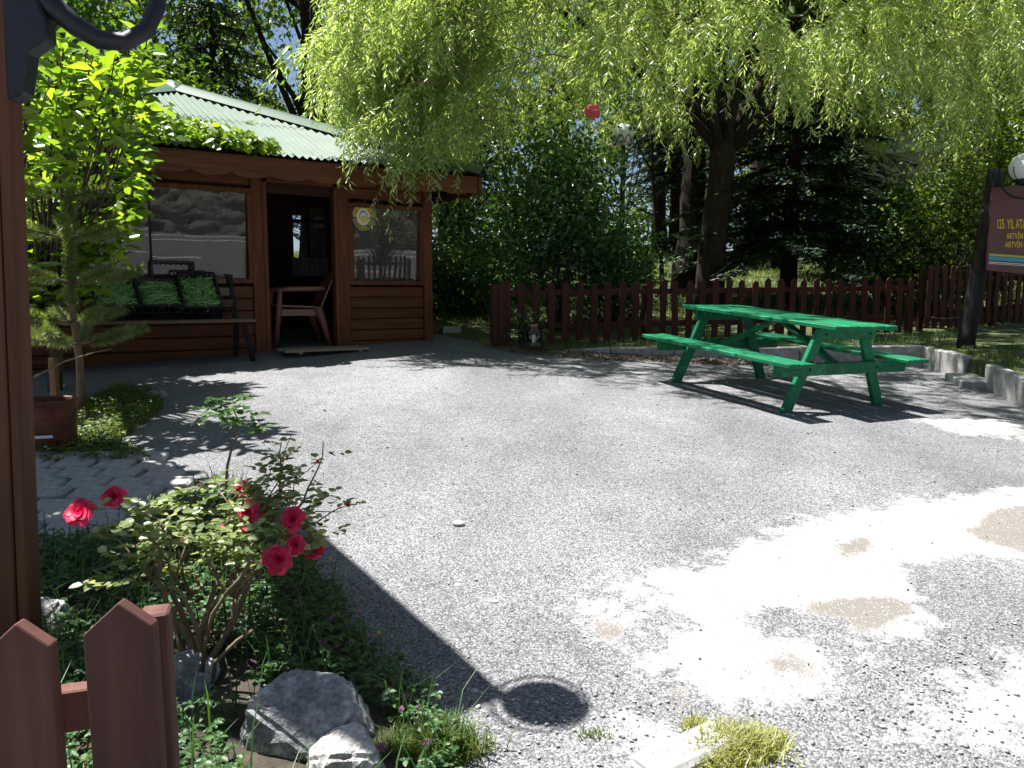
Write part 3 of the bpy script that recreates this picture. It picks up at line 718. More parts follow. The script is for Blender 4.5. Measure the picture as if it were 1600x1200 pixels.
def crate(x, label, bean, tilt=.62, w_=.41, dz=.0, y=BY + .0):
    r = empty('vegetable_crate', KW(x, y, sz - .025 + dz), TH, label, 'crate', 'black crates on the bench')
    r.rotation_euler = (tilt, 0, TH); h = .17; dpt = .5
    def side(nm, a, b, hh):   # lattice side between a and b
        a, b = Vector(a), Vector(b); L = (b - a).length; u = (b - a).normalized(); m = MB()
        m.bar(a + Vector((0, 0, hh)), b + Vector((0, 0, hh)), .02, .022); m.bar(a + Vector((0, 0, .012)), b + Vector((0, 0, .012)), .02, .022)
        m.bar(a + Vector((0, 0, hh * .5)), b + Vector((0, 0, hh * .5)), .012, .016)
        k = max(4, round(L / .05))
        for i in range(k + 1): p = a + u * (L * i / k); m.bar(p + Vector((0, 0, .012)), p + Vector((0, 0, hh)), .012, .014)
        link(nm, m, M['crate'], r)
    side('side_panel', (-w_ / 2, 0, 0), (w_ / 2, 0, 0), h); side('side_panel', (-w_ / 2, dpt, 0), (w_ / 2, dpt, 0), h + .02)
    side('side_panel', (-w_ / 2, 0, 0), (-w_ / 2, dpt, 0), h); side('side_panel', (w_ / 2, 0, 0), (w_ / 2, dpt, 0), h)
    link('base', MB().box((0, dpt / 2, .008), (w_ - .01, dpt - .01, .016)), M['crate'], r)
    if bean:
        n = 330; V = []; Fq = []
        for i in range(n):
            cx, cy = random.uniform(-w_ / 2 + .05, w_ / 2 - .05), random.uniform(.05, dpt - .06); lay = random.random()
            cz = .10 + lay * .055 + .035 * (1 - (2 * cx / w_) ** 2) - .02 * (cy / dpt)
            a = random.uniform(0, pi) if random.random() < .5 else random.gauss(.5, .5); L = random.uniform(.11, .2); bend = random.uniform(-.02, .02); tz = random.uniform(-.12, .12)
            d = Vector((math.cos(a), math.sin(a), tz)); s_ = Vector((-math.sin(a), math.cos(a), 0)); o = len(V)
            for k in range(5):
                t = k / 4 - .5; p = Vector((cx, cy, cz)) + d * L * t + s_ * bend * (1 - 4 * t * t); rr = .0085 * (.35 if k in (0, 4) else 1)
                p.x = max(-w_ / 2 + .012, min(w_ / 2 - .012, p.x))
                for q in range(4): an = q * pi / 2 + .4; V.append(tuple(p + s_ * rr * math.cos(an) + Vector((0, 0, 1)) * rr * math.sin(an)))
            for k in range(4):
                for q in range(4): Fq.append((o + k * 4 + q, o + k * 4 + (q + 1) % 4, o + k * 4 + 4 + (q + 1) % 4, o + k * 4 + 4 + q))
        b = link('green_beans', mesh_np('green_beans', V, Fq, True), M['bean'])
        b.location = r.location; b.rotation_euler = r.rotation_euler
        tag(b, bean, 'beans', kind='stuff')
    return r
crate(-3.76, 'black lattice crate of beans partly hidden by the pine', 'green beans heaped in the crate next to the pine')
crate(-3.34, 'middle black lattice crate full of green beans', 'green beans heaped in the middle crate')
crate(-2.95, 'black lattice crate of beans nearest the doorway, tilted steepest', 'green beans heaped in the crate nearest the doorway', .78, .38)
crate(-3.16, 'empty black crate standing upright behind the bean crates', None, 1.42, .42, .08, BY + .42)

mat_ = empty('door_mat', KW(-1.62, -.42, -.03), TH + .02, 'bleached wooden slat mat in front of the doorway', 'mat')
for i in range(6):
    link('slat', MB().box((random.uniform(-.03, .03), -.2 + i * .085, .03), (1.0, .074, .022), None, .004).mesh('slat', bevel=.004), M['mat'], mat_)
for x in (-.36, .36): link('batten', MB().box((x, 0, .008), (.05, .5, .022)), M['mat'], mat_)

ch = empty('plastic_chair', KW(-1.70, .36, -.01), TH + math.radians(84), 'brown plastic armchair standing in the open doorway', 'chair')
cs_ = MB(); n = 8
def sheet(f, nu, nv, th):
    V = []; 
    for sgn in (0, 1):
        for i in range(nu + 1):
            for j in range(nv + 1):
                p = f(i / nu, j / nv); V.append((p[0], p[1] + (th[1] if sgn else 0), p[2] + (th[2] if sgn else 0)))
    m = (nu + 1) * (nv + 1); Fq = []
    for i in range(nu):
        for j in range(nv):
            a = i * (nv + 1) + j; q = (a, a + 1, a + nv + 2, a + nv + 1); Fq.append(q); Fq.append(tuple(m + k for k in q[::-1]))
    edge = [i * (nv + 1) for i in range(nu + 1)] + [nu * (nv + 1) + j for j in range(1, nv + 1)] + [i * (nv + 1) + nv for i in range(nu - 1, -1, -1)] + [j for j in range(nv - 1, 0, -1)]
    for a, b in zip(edge, edge[1:] + edge[:1]): Fq.append((a, b, b + m, a + m))
    return MB().add(V, Fq)
link('seat', sheet(lambda u, v: ((u - .5) * .44, (v - .5) * .44, .42 + .02 * (2 * u - 1) ** 2 + .02 * v), 6, 6, (0, 0, .018)).mesh('seat', smooth=False), M['chair'], ch)
link('backrest', sheet(lambda u, v: ((u - .5) * (.44 + .06 * v * (1 - v)), -.22 - v * .16 - .03 * math.sin(pi * u), .43 + v * (.42 - .05 * (2 * u - 1) ** 2)), 8, 8, (0, -.016, 0)).mesh('backrest'), M['chair'], ch)
ch.scale = (1.12, 1.12, 1.08)
link('apron', MB().box((0, .2, .39), (.44, .02, .07)).box((-.215, 0, .39), (.02, .4, .07)).box((.215, 0, .39), (.02, .4, .07)), M['chair'], ch)
for sx in (-1, 1):
    link('armrest', MB().tube([(sx * .25, -.27, .66), (sx * .27, -.1, .655), (sx * .27, .12, .65), (sx * .26, .2, .64)], [.024, .03, .03, .027], 8).mesh('armrest', smooth=True), M['chair'], ch)
    link('leg', MB().tube([(sx * .26, .2, .65), (sx * .25, .22, .42), (sx * .24, .26, .0)], [.027, .034, .024], 8).mesh('leg', smooth=True), M['chair'], ch)
    link('leg', MB().tube([(sx * .21, -.2, .45), (sx * .22, -.25, .3), (sx * .24, -.33, .0)], [.055, .042, .024], 8).mesh('leg', smooth=True), M['chair'], ch)
tb = empty('indoor_table', KW(-.7, 2.7, -.02), TH, 'dark table with a pale top inside the kiosk', 'table')
link('table_top', MB().box((0, 0, .74), (.9, .6, .03)), M['bench'], tb)
for x in (-.4, .4):
    for y in (-.25, .25): link('leg', MB().box((x, y, .365), (.05, .05, .73)), M['dark_in'], tb)

# ================================================================== green picnic table
tx, ty, yaw = 2.82, 6.367, .473
uv_ = Vector((-math.sin(yaw), math.cos(yaw))); vv_ = Vector((math.cos(yaw), math.sin(yaw)))
h0 = gz(tx, ty)
sU = (gz(tx + uv_.x * 1.6, ty + uv_.y * 1.6) - h0) / 1.6; sV = (gz(tx + vv_.x * .5, ty + vv_.y * .5) - gz(tx - vv_.x * .5, ty - vv_.y * .5))
U3 = Vector((uv_.x, uv_.y, sU)).normalized(); V3 = Vector((vv_.x, vv_.y, sV)).normalized(); N3 = V3.cross(U3).normalized(); U3 = N3.cross(V3)
pt = empty('picnic_table', (tx, ty, h0), 0, 'green painted wooden picnic table with attached benches in the yard', 'picnic table')
pt.rotation_euler = Matrix((V3, U3, N3)).transposed().to_euler()
L = 1.885; Wt = .734; Wb = 1.655; ht = .728; hb = .44
def gp(nm, mb, par=pt): return link(nm, mb.mesh(nm, bevel=.005), M['green'], par)
nb = 5
for i in range(nb):
    wd = Wt / nb; gp('top_board', MB().box((-Wt / 2 + (i + .5) * wd, L / 2 + random.uniform(-.004, .004), ht - .0175), (wd - .009, L, .035), None, .002))
for sg in (-1, 1):
    for i in range(2):
        gp('seat_board', MB().box((sg * (Wb / 2 - .07 - i * .138), L / 2, hb - .0175), (.13, L, .035), None, .002))
for yy, s_ in ((.243, 1), (L - .243, -1)):
    gp('seat_beam', MB().box((0, yy - .045 * s_ - .0, hb - .085), (Wb - .12, .04, .1)))
    gp('top_beam', MB().box((0, yy - .045 * s_, ht - .085), (Wt - .06, .04, .095)))
    for sg in (-1, 1): gp('leg', MB().bar((sg * .24, yy, ht - .045), (sg * (1.115 / 2), yy, -.015), .042, .1, up=(1, 0, 0)))
    for sg in (-1, 1):
        for bz, bx_ in ((ht - .085, .26), (hb - .085, .395)):
            link('bolt', MB().tube([(sg * bx_, yy - .066 * s_, bz), (sg * bx_, yy - .074 * s_, bz)], .011, 8), M['iron'], pt)
    gp('brace', MB().bar((0, yy + .04 * s_, hb - .06), (0, L / 2 - .05 * s_, ht - .06), .09, .035))

# ================================================================== picket fences
pk_cache = {}
def picket_mesh(h, wd, th, key):
    k = (round(h, 2), wd, key)
    if k not in pk_cache:
        j = lambda a: random.uniform(-a, a)
        P = [(-wd / 2, 0), (wd / 2, 0), (wd / 2 + j(.003), h - wd * .42 + j(.01)), (j(.006), h + j(.008)), (-wd / 2 + j(.003), h - wd * .42 + j(.01))]
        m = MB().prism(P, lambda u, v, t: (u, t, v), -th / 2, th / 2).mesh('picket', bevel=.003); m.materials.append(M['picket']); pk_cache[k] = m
    return pk_cache[k]
def fence(A, B, zf, h, sp, label, wd=.088, rails=(.22, .62), name='picket_fence', start=0.03):
    A, B = Vector(A), Vector(B); L = (B - A).length; u = (B - A) / L; ang = math.atan2(u.y, u.x); nrm = Vector((u.y, -u.x))
    r = empty(name, (A.x, A.y, zf(A.x, A.y)), 0, label, 'fence'); n = int((L - start) / sp) + 1
    for i in range(n):
        p = A + u * (start + i * sp); o = link('picket', picket_mesh(h, wd, .022, random.randrange(5)), None, r, True)
        pp = p + nrm * .016
        o.location = (pp.x, pp.y, zf(p.x, p.y) + .03 + random.uniform(-.02, .02)); o.rotation_euler = (random.uniform(-.02, .02), random.uniform(-.032, .032), ang + random.uniform(-.03, .03))
    for rh in rails:
        a = (A.x - nrm.x * .016, A.y - nrm.y * .016, zf(A.x, A.y) + rh * h / .75); b = (B.x - nrm.x * .016, B.y - nrm.y * .016, zf(B.x, B.y) + rh * h / .75)
        link('rail', MB().bar(a, b, .035, .07).mesh('rail', bevel=.003), M['picket'], r, True)
    npst = max(2, round(L / 1.9) + 1)
    for i in range(npst):
        p = A + u * (L * i / (npst - 1)) - nrm * .075
        link('post', MB().box((p.x, p.y, zf(p.x, p.y) + h * .45), (.07, .07, h * 1.0)).mesh('post', bevel=.004), M['picket'], r, True)
    return r
def flz(x, y): return max(gz(x, y), bedz(x, y) - .02) if x > .3 else gz(x, y) + .02
f1 = fence(FA, FB, flz, .77, .187, 'long maroon picket fence behind the green table', start=.16)
o = link('picket', picket_mesh(.76, .088, .022, 9), None, f1, True); o.location = (FA.x + .02, FA.y - .02, flz(FA.x, FA.y)); o.rotation_euler = (0, 0, .25)
o = link('picket', picket_mesh(.77, .088, .022, 8), None, f1, True); o.location = (FA.x + .10, FA.y - .02, flz(FA.x, FA.y)); o.rotation_euler = (0, 0, .22)
fence((5.85, 11.2), FC, bedz, .9, .155, 'taller maroon picket fence section beyond the sign pole', rails=(.2, .56))
# more fence outside the picture on the right: the kiosk pane mirrors it
fence((5.6, 6.0), (6.6, 2.6), lambda x, y: bedz(x, y) + .1, .85, .19, 'maroon picket fence mirrored in the right kiosk window')

# near fence at the lower left, built bigger because it stands right in front of the viewer
nf = empty('near_picket_fence', (-1.05, 1.28, gz(-1.05, 1.28)), 0, 'two pointed maroon pickets with rail and post in the foreground corner', 'fence')
def npick(pxl, pxr, ytop, d, ybot_extra=.9):
    a, b = at(pxl, ytop + 40, d), at(pxr, ytop + 40, d); top = at((pxl + pxr) / 2, ytop, d); wd = (b - a).length
    zb = gz(a.x, d) - .02; P = [(-wd / 2, 0), (wd / 2, 0), (wd / 2, a.z - zb), (.002, top.z - zb), (-wd / 2 - .001, a.z - zb - .005)]
    cx = (a.x + b.x) / 2
    m = MB().prism(P, lambda u, v, t: (cx + u + .02 * (v - .3) * -.35, d + t + u * .25, zb + v), -.013, .013).mesh('picket', bevel=.002)
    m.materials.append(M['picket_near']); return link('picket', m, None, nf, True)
npick(-12, 80, 970, 1.22); npick(145, 240, 938, 1.27); npick(-175, -85, 985, 1.16)
ra, rb = at(-200, 1150, 1.22), at(252, 1085, 1.335)
link('rail', MB().bar(ra, rb, .035, .075).mesh('rail', bevel=.003), M['picket_near'], nf, True)
pp = at(246, 952, 1.335); zb = gz(pp.x, pp.y) - .05
link('post', MB().box((pp.x - .005, pp.y + .0, (pp.z + zb) / 2), (.05, .05, pp.z - zb), Matrix.Rotation(.25, 3, 'Z'), .002).mesh('post', bevel=.004), M['picket_near'], nf, True)

# ================================================================== tall post with iron lamp bracket at the left edge
pb = G(0, 1105); PX, PY = pb.x - .03, 2.25
lp = empty('wooden_post', (PX, PY, gz(PX, PY)), 0, 'tall red brown squared timber post at the left edge', 'post')
xr = at(66, 900, PY + .035).x
for i, (x0, x1) in enumerate(((xr - .19, xr - .036), (xr - .034, xr))):
    zb = gz(PX, PY) - .1; l0, l1 = .031 * (zb - .6), .093
    m = MB().prism([(x0 + l0, zb), (x1 + l0, zb), (x1 + l1, 3.6), (x0 + l1, 3.6)], lambda u, v, t, i=i: (u, PY + t, v), -.035 + .006 * i, .035)
    link('board', m.mesh('board', bevel=.004), M['post'], lp, True)
xt = at(32, 60, PY).x
br = empty('iron_lamp_bracket', at(45, 100, PY), 0, 'curled black iron lamp arm with globe, bolted to the timber post', 'lamp')
zt = at(30, 150, PY).z; zt2 = at(30, 40, PY).z
link('back_plate', MB().prism([(xt - .03, zt - .02), (xt + .012, zt), (xt + .035, zt + .11), (xt + .085, zt + .14), (xt + .085, zt + .2), (xt + .05, zt + .3), (xt + .045, 2.75), (xt - .02, 2.75)], lambda u, v, t: (u, PY + t, v), -.03, .03).mesh('back_plate', bevel=.006), M['iron'], br, True)
arm = [at(55, -20, PY), at(85, 12, PY), at(120, 42, PY + .03), at(155, 62, PY + .05), at(195, 66, PY + .08), at(228, 48, PY + .11), at(245, 12, PY + .14), at(250, -40, PY + .17), at(262, -110, PY + .2), at(300, -190, PY + .23), at(360, -215, PY + .25), at(408, -195, PY + .27)]
link('arm', MB().tube(arm, [.03, .029, .028, .026, .025, .024, .024, .022, .02, .02, .02, .02], 10).mesh('arm', smooth=True), M['iron'], br, True)
gl_h = 2.62; gc = Vector((.09 - .34 * gl_h, 2.12 + .14 * gl_h, gz(.09, 2.12) + gl_h))
link('globe', MB().lathe([(max(.004, .115 * math.sin(pi * i / 12)), -.115 * math.cos(pi * i / 12)) for i in range(13)], gc, 20).mesh('globe', smooth=True), M['globe'], br, True)
ring = [gc + Vector((.14 * math.cos(a), .14 * math.sin(a), -.03)) for a in [2 * pi * i / 20 for i in range(21)]]
link('cage_ring', MB().tube(ring, .007, 6, cap=False), M['iron'], br, True)
link('cage_cup', MB().lathe([(.02, -.2), (.05, -.16), (.09, -.1), (.095, -.08)], gc, 14), M['iron'], br, True)
link('arm_end', MB().tube([arm[-1], gc + Vector((-.03, 0, -.22)), gc + Vector((0, 0, -.17))], [.02, .018, .018], 8), M['iron'], br, True)
# unseen planks added above the picture, shaped to throw the long slanting shadow
sh = 3.0
def shp(q): return Vector((q.x - .34 * sh, q.y + .14 * sh, 0))
s0, s1 = shp(G(470, 800)), shp(G(790, 1088)); zb = gz(0, 2.5) + sh
ln = (s1 - s0).normalized(); pn = Vector((-ln.y, ln.x, 0)) * -1
hb_ = empty('shadow_board', (s1.x, s1.y, zb), 0, 'brown plank canopy added unseen above the timber post to cast the slanting shadow', 'board')
for i in range(3):
    o0 = Vector((-.84, -.54, 0)) * (.07 + .142 * i) + Vector((0, 0, .03 * i))
    link('plank', MB().bar(s0 + o0 + Vector((0, 0, zb)), s1 + o0 + Vector((0, 0, zb)), .14, .03).mesh('plank', bevel=.004), M['post'], hb_, True)
link('bearer', MB().bar((xr - .1, PY, zb + .13), (s1.x - .25, s1.y + .1, zb + .13), .06, .08), M['post'], hb_, True)
link('bearer', MB().bar((xr - .1, PY, zb + .13), (s0.x - .1, s0.y, zb + .13), .06, .08), M['post'], hb_, True)

# ================================================================== bucket
bk = G(86, 703); bkt = empty('rusty_bucket', bk + Vector((-.02, 0, .0)), .3, 'rusty brown metal bucket with wire handle beside the post', 'bucket')
link('body', MB().lathe([(.0, .01), (.135, .01), (.138, 0), (.142, .02), (.146, .1), (.15, .2), (.148, .205), (.153, .215), (.15, .225), (.157, .30), (.163, .315), (.157, .322), (.152, .31), (.147, .22), (.14, .02), (0, .018)], n=28).mesh('body', smooth=True), M['rust'], bkt)
hd = [(-.155 * math.cos(a), -.17 * math.sin(a) - .02, .26 - .15 * math.sin(a)) for a in [pi * i / 14 for i in range(15)]]
wire = link('handle', MB().tube(hd, .0028, 6), M['iron'], bkt)
link('grip', MB().tube([(-.055, -.192, .112), (.055, -.192, .112)], .0095, 8), M['white_plastic'], wire)

# ================================================================== boulders
def rock(px, py, size, mat, label, seed, rot=0, sink=.25, d=None):
    c = G(px, py) if d is None else at(px, py, d)
    rnd = random.Random(int(seed * 100)); bm = bmesh.new()
    for k in range(15):
        z = -1 + 2 * (k + .5) / 15; an = k * 2.4 + rnd.uniform(-.5, .5); rr = math.sqrt(1 - z * z); f_ = rnd.uniform(.8, 1.1)
        bm.verts.new((rr * math.cos(an) * size[0] * f_, rr * math.sin(an) * size[1] * f_, z * size[2] * f_))
    hull = bmesh.ops.convex_hull(bm, input=bm.verts); bmesh.ops.delete(bm, geom=[v for v in bm.verts if not v.link_faces], context='VERTS')
    bmesh.ops.bevel(bm, geom=list(bm.edges), offset=min(size) * .09, segments=2, affect='EDGES', clamp_overlap=True)
    bmesh.ops.triangulate(bm, faces=bm.faces)
    for _ in range(3): bmesh.ops.subdivide_edges(bm, edges=[e for e in bm.edges if e.calc_length() > .012], cuts=1); bmesh.ops.triangulate(bm, faces=bm.faces)
    for v in bm.verts: v.co += v.co.normalized() * (.012 * mn.noise(v.co * 12 + Vector((seed, 0, 0))) + .006 * mn.noise(v.co * 34) + .003 * mn.noise(v.co * 90))
    bmesh.ops.recalc_face_normals(bm, faces=bm.faces)
    me_ = bpy.data.meshes.new('boulder'); bm.to_mesh(me_); bm.free(); me_.polygons.foreach_set('use_smooth', [False] * len(me_.polygons))
    o = link('boulder', me_, mat); o.location = (c.x, c.y, gz(c.x, c.y) + size[2] * (1 - sink) * .55 if d is None else c.z); o.rotation_euler = (0, 0, rot)
    return tag(o, label, 'rock')
rock(480, 1170, (.205, .15, .15), M['rock'], 'large grey boulder in front of the rose bush', 2.3, .3)
rock(535, 1235, (.135, .10, .12), M['rock_w'], 'pale boulder cut by the lower edge of the picture', 5.1, .8)
rock(288, 1100, (.12, .10, .11), M['rock'], 'bluish grey boulder behind the foreground fence post', 7.7, 1.4)
rock(70, 1010, (.13, .1, .13), M['rock_w'], 'pale stone between the timber post and the pickets', 9.2, .2)
rock(245, 622, (.1, .08, .06), M['rock'], 'small stone at the grass edge near the pine', 3.9, .2)

# ================================================================== glass jar by the fence
jp = G(834, 546); jr = empty('glass_jar', jp + Vector((0, .0, .03)), 0, 'large glass jar with brown lid and greenish water by the fence', 'jar')
link('body', MB().lathe([(.0, 0), (.085, 0), (.096, .02), (.096, .17), (.085, .21), (.052, .235), (.05, .25)], n=24).mesh('body', smooth=True), M['jarglass'], jr)
link('water', MB().lathe([(0, .006), (.088, .006), (.09, .055), (0, .055)], n=20), plain('cloudy water', (.35, .42, .3), .2, 0, 3, .1, 0), jr)
link('lid', MB().lathe([(.0, .275), (.05, .275), (.054, .27), (.054, .245), (.05, .245)], n=20), plain('tan lid', (.28, .16, .07), .5, 0, 3, .1, 0), jr)
link('paper_label', MB().add([(-.02 + .045 * math.cos(a) * 0 + .097 * math.sin(t), -.0985 * math.cos(t), z) for t in (0.0, .15, .3, .45) for a in (0,) for z in (.06, .15)], [(0, 2, 3, 1), (2, 4, 5, 3), (4, 6, 7, 5)]), M['white'], jr)

# ================================================================== sign on the leaning pole at the right
pbase = Vector((5.42, 9.42, bedz(5.42, 9.42) - .05)); ptop = at(1556, 266, 9.5)
sg_ = empty('sign_pole', pbase, 0, 'dark leaning wooden pole carrying the brown sign at the right', 'pole')
n = 9; link('pole', MB().tube([pbase.lerp(ptop, i / n) for i in range(n + 1)], [.10 - .002 * i for i in range(n + 1)], 14, noise=.02).mesh('pole', smooth=True), M['pole'], sg_, True)
bd = empty('sign_board', at(1600, 430, 9.3), 0, 'brown sign board with yellow Turkish lettering hung on the leaning pole', 'sign')
def bpnt(px, py, off=0):   # board plane, a little oblique
    q = at(px, py, 9.3 + (px - 1550) * .0016); q.y -= off; return q
c4 = [(1551, 293), (1706, 284), (1700, 438), (1541, 422)]
P4 = [bpnt(*c) for c in c4]; b_ = MB().add(P4 + [p + Vector((0, .03, 0)) for p in P4], [(0, 1, 2, 3), (7, 6, 5, 4), (0, 4, 5, 1), (1, 5, 6, 2), (2, 6, 7, 3), (3, 7, 4, 0)])
link('panel', b_, M['banner'], bd, True)
for y0, y1, mt, sk in ((396, 399.5, 'lime', 0), (400.3, 406, 'cyan', 0), (408.5, 409.8, 'white', 0), (411, 412, 'white', 0)):
    q = [bpnt(1545, y0, .004), bpnt(1702, y0 + 11, .004), bpnt(1702, y1 + 11, .004), bpnt(1545, y1, .004)]
    link('stripe', MB().add(q, [(0, 1, 2, 3)]), M[mt], bd, True)
def board_text(txt, px, py, hpx, wpx):
    vs_, fs_, wd = text_geo(txt, 1.0); x0 = min(v[0] for v in vs_); x1 = max(v[0] for v in vs_); y1 = max(v[1] for v in vs_)
    k = wpx / (x1 - x0)
    link('lettering', MB().add([bpnt(px + (x - x0) * k, py - y / .72 * hpx + (x - x0) * k * -.0, .004) for x, y, _ in vs_], fs_), M['yellow'], bd, True)
board_text('125. YIL ATAT', 1558, 357, 15, 50); board_text('ARTVİN', 1572, 373, 9, 26); board_text('ARTVİN O', 1570, 386.5, 9, 35)
gl2 = at(1601, 262, 9.15); lm = empty('globe_lamp', gl2, 0, 'white globe lamp above the brown sign at the right edge', 'lamp')
link('globe', MB().lathe([(max(.004, .16 * math.sin(pi * i / 12)), -.16 * math.cos(pi * i / 12)) for i in range(13)], gl2, 20).mesh('globe', smooth=True), M['globe'], lm, True)
hr = [at(1566 + 34 - 34 * math.cos(pi * i / 12), 288 + 22 * math.sin(pi * i / 12), 9.15) for i in range(13)]
link('bracket', MB().tube(hr, .014, 8).mesh('bracket', smooth=True), M['iron'], lm, True)
link('cup', MB().lathe([(.03, -.2), (.08, -.17), (.1, -.13)], gl2, 14), M['iron'], lm, True)
for k in range(6):
    a = k * pi / 3 + .3; link('cage_wire', MB().tube([gl2 + Vector((.165 * math.sin(t) * math.cos(a), .165 * math.sin(t) * math.sin(a), -.165 * math.cos(t))) for t in [.5, .9, 1.3, 1.6]], .005, 5), M['iron'], lm, True)

# park lamp behind the shrub
g3 = at(974, 210, 12.3); r3 = .165; pl = empty('park_lamp', (g3.x, g3.y, bedz(g3.x, g3.y)), 0, 'globe lamp on a black pole among the willow strands', 'lamp')
link('globe', MB().lathe([(max(.004, r3 * math.sin(pi * i / 14)), -r3 * math.cos(pi * i / 14)) for i in range(15)], g3, 24).mesh('globe', smooth=True), M['globe'], pl, True)
link('pole', MB().tube([(g3.x, g3.y, bedz(g3.x, g3.y)), (g3.x, g3.y, g3.z - r3)], [.05, .035], 10), M['iron'], pl, True)
for k in range(8):
    a = k * pi / 4; pts = []
    for i in range(9):
        q = a + (i / 8) * pi / 4; zz = -.03 - .11 * abs(i / 4 - 1) ** 2.2; rr = math.sqrt(max(.02, r3 * r3 - zz * zz)) + .008
        pts.append(g3 + Vector((rr * math.cos(q), rr * math.sin(q), zz)))
    link('cage_loop', MB().tube(pts, .006, 5), M['iron'], pl, True)
# red ornament
rr_ = at(927, 174, 9.1); bm = bmesh.new(); bmesh.ops.create_icosphere(bm, subdivisions=4, radius=.085)
for v in bm.verts: v.co *= 1 + .5 * mn.noise(v.co * 17) + .25 * mn.noise(v.co * 55); v.co.z *= .8; v.co.y *= .6
me = bpy.data.meshes.new('red_ornament'); bm.to_mesh(me); bm.free()
o = tag(link('red_ornament', me, M['red']), 'crumpled red ornament hanging among the willow strands', 'ornament'); o.location = rr_
link('cord', MB().tube([(0, 0, .07), (.02, 0, .5)], .003, 4), M['twig'], o)

# ================================================================== trees
def limb(m, a, b, r0, r1, sag=(0, 0, .3), n=7, seg=8, jit=.05):
    pts = curve(a, b, sag, n, jit); m.tube(pts, [r0 + (r1 - r0) * i / n for i in range(n + 1)], seg, noise=.06); return pts
def tree(px, d, H, r_t, z0, rad, rz, nclump, nleaf, lsize, mat, label, name='deciduous_tree', bark='bark', lean=0, asp=.55, group='trees in the park behind the fence', csize=.55, dx=0, kind=2, top=None):
    b = at(px, 420, d); x, y = b.x, d; zg = bedz(x, y) - .1
    r = empty(name, (x, y, zg), 0, label, 'tree', group)
    th = z0 + rz * 1.1; n = 10
    pts = [Vector((x + lean * (i / n) + random.gauss(0, .03), y + random.gauss(0, .03), zg + th * i / n)) for i in range(n + 1)]
    m = MB().tube(pts, [r_t * (1.25 - .25 * min(1, i / 2)) * (1 - .075 * i) for i in range(n + 1)], 12, noise=.06)
    tr = link('trunk', m.mesh('trunk', smooth=True), M[bark], r, True)
    cc = np.array([x + lean + dx, y, zg + z0 + rz])
    C = []
    while len(C) < nclump:
        v = RS.uniform(-1, 1, 3); q = np.linalg.norm(v)
        if .35 < q < 1: C.append(cc + v * [rad, rad, rz])
    C = np.array(C)
    lm_ = MB()
    for c in C[::max(1, nclump // 14)]:
        k = random.randint(3, n - 1); limb(lm_, pts[k], c, r_t * .35 * (1 - .06 * k), .012, (0, 0, random.uniform(-.1, .25)), 6, 6)
    link('branches', lm_.mesh('branches', smooth=True), M[bark], tr)
    per = nleaf // nclump
    P = np.repeat(C, per, 0) + RS.normal(size=(per * nclump, 3)) * np.repeat(RS.uniform(.55, 1.25, nclump), per)[:, None] * csize * np.array([1, 1, .55])
    N_ = rdir(len(P), 1.1); D_ = rdir(len(P), -.3)
    ls = lsize * RS.uniform(.6, 1.3, len(P))
    link('crown', leaves('crown', P, D_, N_, ls, ls * asp, kind), M[mat], r, True)
    return r
def spruce(px, d, H, R, z0, label, dens=1.0, mat='spruce', name='spruce_tree', group='spruces in the park', rt=.16, needle=.13):
    b = at(px, 420, d); x, y = b.x, d; zg = bedz(x, y) - .1
    r = empty(name, (x, y, zg), 0, label, 'tree', group)
    link('trunk', MB().tube([(x, y, zg), (x + .03, y, zg + H * .5), (x, y, zg + H)], [rt, rt * .6, .02], 10, noise=.05).mesh('trunk', smooth=True), M['bark'], r, True)
    P, D_, N_ = [], [], []; bm_ = MB(); z = z0
    while z < H - .2:
        f = 1 - (z - z0) / (H - z0); nb_ = 6
        a0 = random.uniform(0, 2 * pi)
        for k in range(nb_):
            a = a0 + 2 * pi * k / nb_ + random.uniform(-.3, .3); Lb = R * f ** .8 * random.uniform(.7, 1.1) + .15; dr = Vector((math.cos(a), math.sin(a), 0))
            pts = [Vector((x, y, zg + z)) + dr * Lb * t + Vector((0, 0, -.18 * Lb * t * t * 1.6 + .12 * Lb * max(0, t - .7))) for t in (0, .25, .5, .75, 1)]
            bm_.tube(pts, [.025 * f + .008, .02 * f + .006, .012, .008, .004], 5)
            nt_ = int(26 * Lb * dens) + 4
            for q in range(nt_):
                t = .12 + .88 * (q / nt_); p = pts[0].lerp(pts[4], t) + Vector((0, 0, -.18 * Lb * (t * t * 1.6 - t) * .4)); sd_ = dr.cross(Vector((0, 0, 1))) * random.choice((-1, 1))
                tw = (dr * .55 + sd_ * .8 + Vector((0, 0, random.uniform(-.45, .05)))).normalized(); tl = (.1 + .38 * Lb * (1 - t) * .6) * random.uniform(.6, 1.3)
                ns = max(3, int(tl * 38 * dens))
                for s_ in range(ns):
                    P.append(p + tw * tl * (s_ / ns)); sd2 = tw.cross(Vector((0, 0, 1))) * random.uniform(-1, 1)
                    D_.append(tw + sd2 * .9 + Vector((0, 0, random.uniform(-.3, .35)))); N_.append((random.gauss(0, .3), random.gauss(0, .3), 1))
        z += .3 + .12 * (1 - f)
    link('branches', bm_.mesh('branches', smooth=True), M['bark'], r, True)
    ls = needle * RS.uniform(.6, 1.25, len(P))
    link('crown', leaves('crown', [tuple(p) for p in P], [tuple(p) for p in D_], N_, ls, ls * .26, 2, .05), M[mat], r, True)
    return r
tree(490, 16.5, 11, .28, 4.9, 3.4, 3.2, 40, 9500, .15, 'decid', 'tree with the thicker dark trunk behind the kiosk roof')
tree(545, 17.0, 11, .20, 5.0, 3.0, 3.2, 36, 7500, .15, 'decid', 'tree with a slimmer dark trunk beside the willow edge')
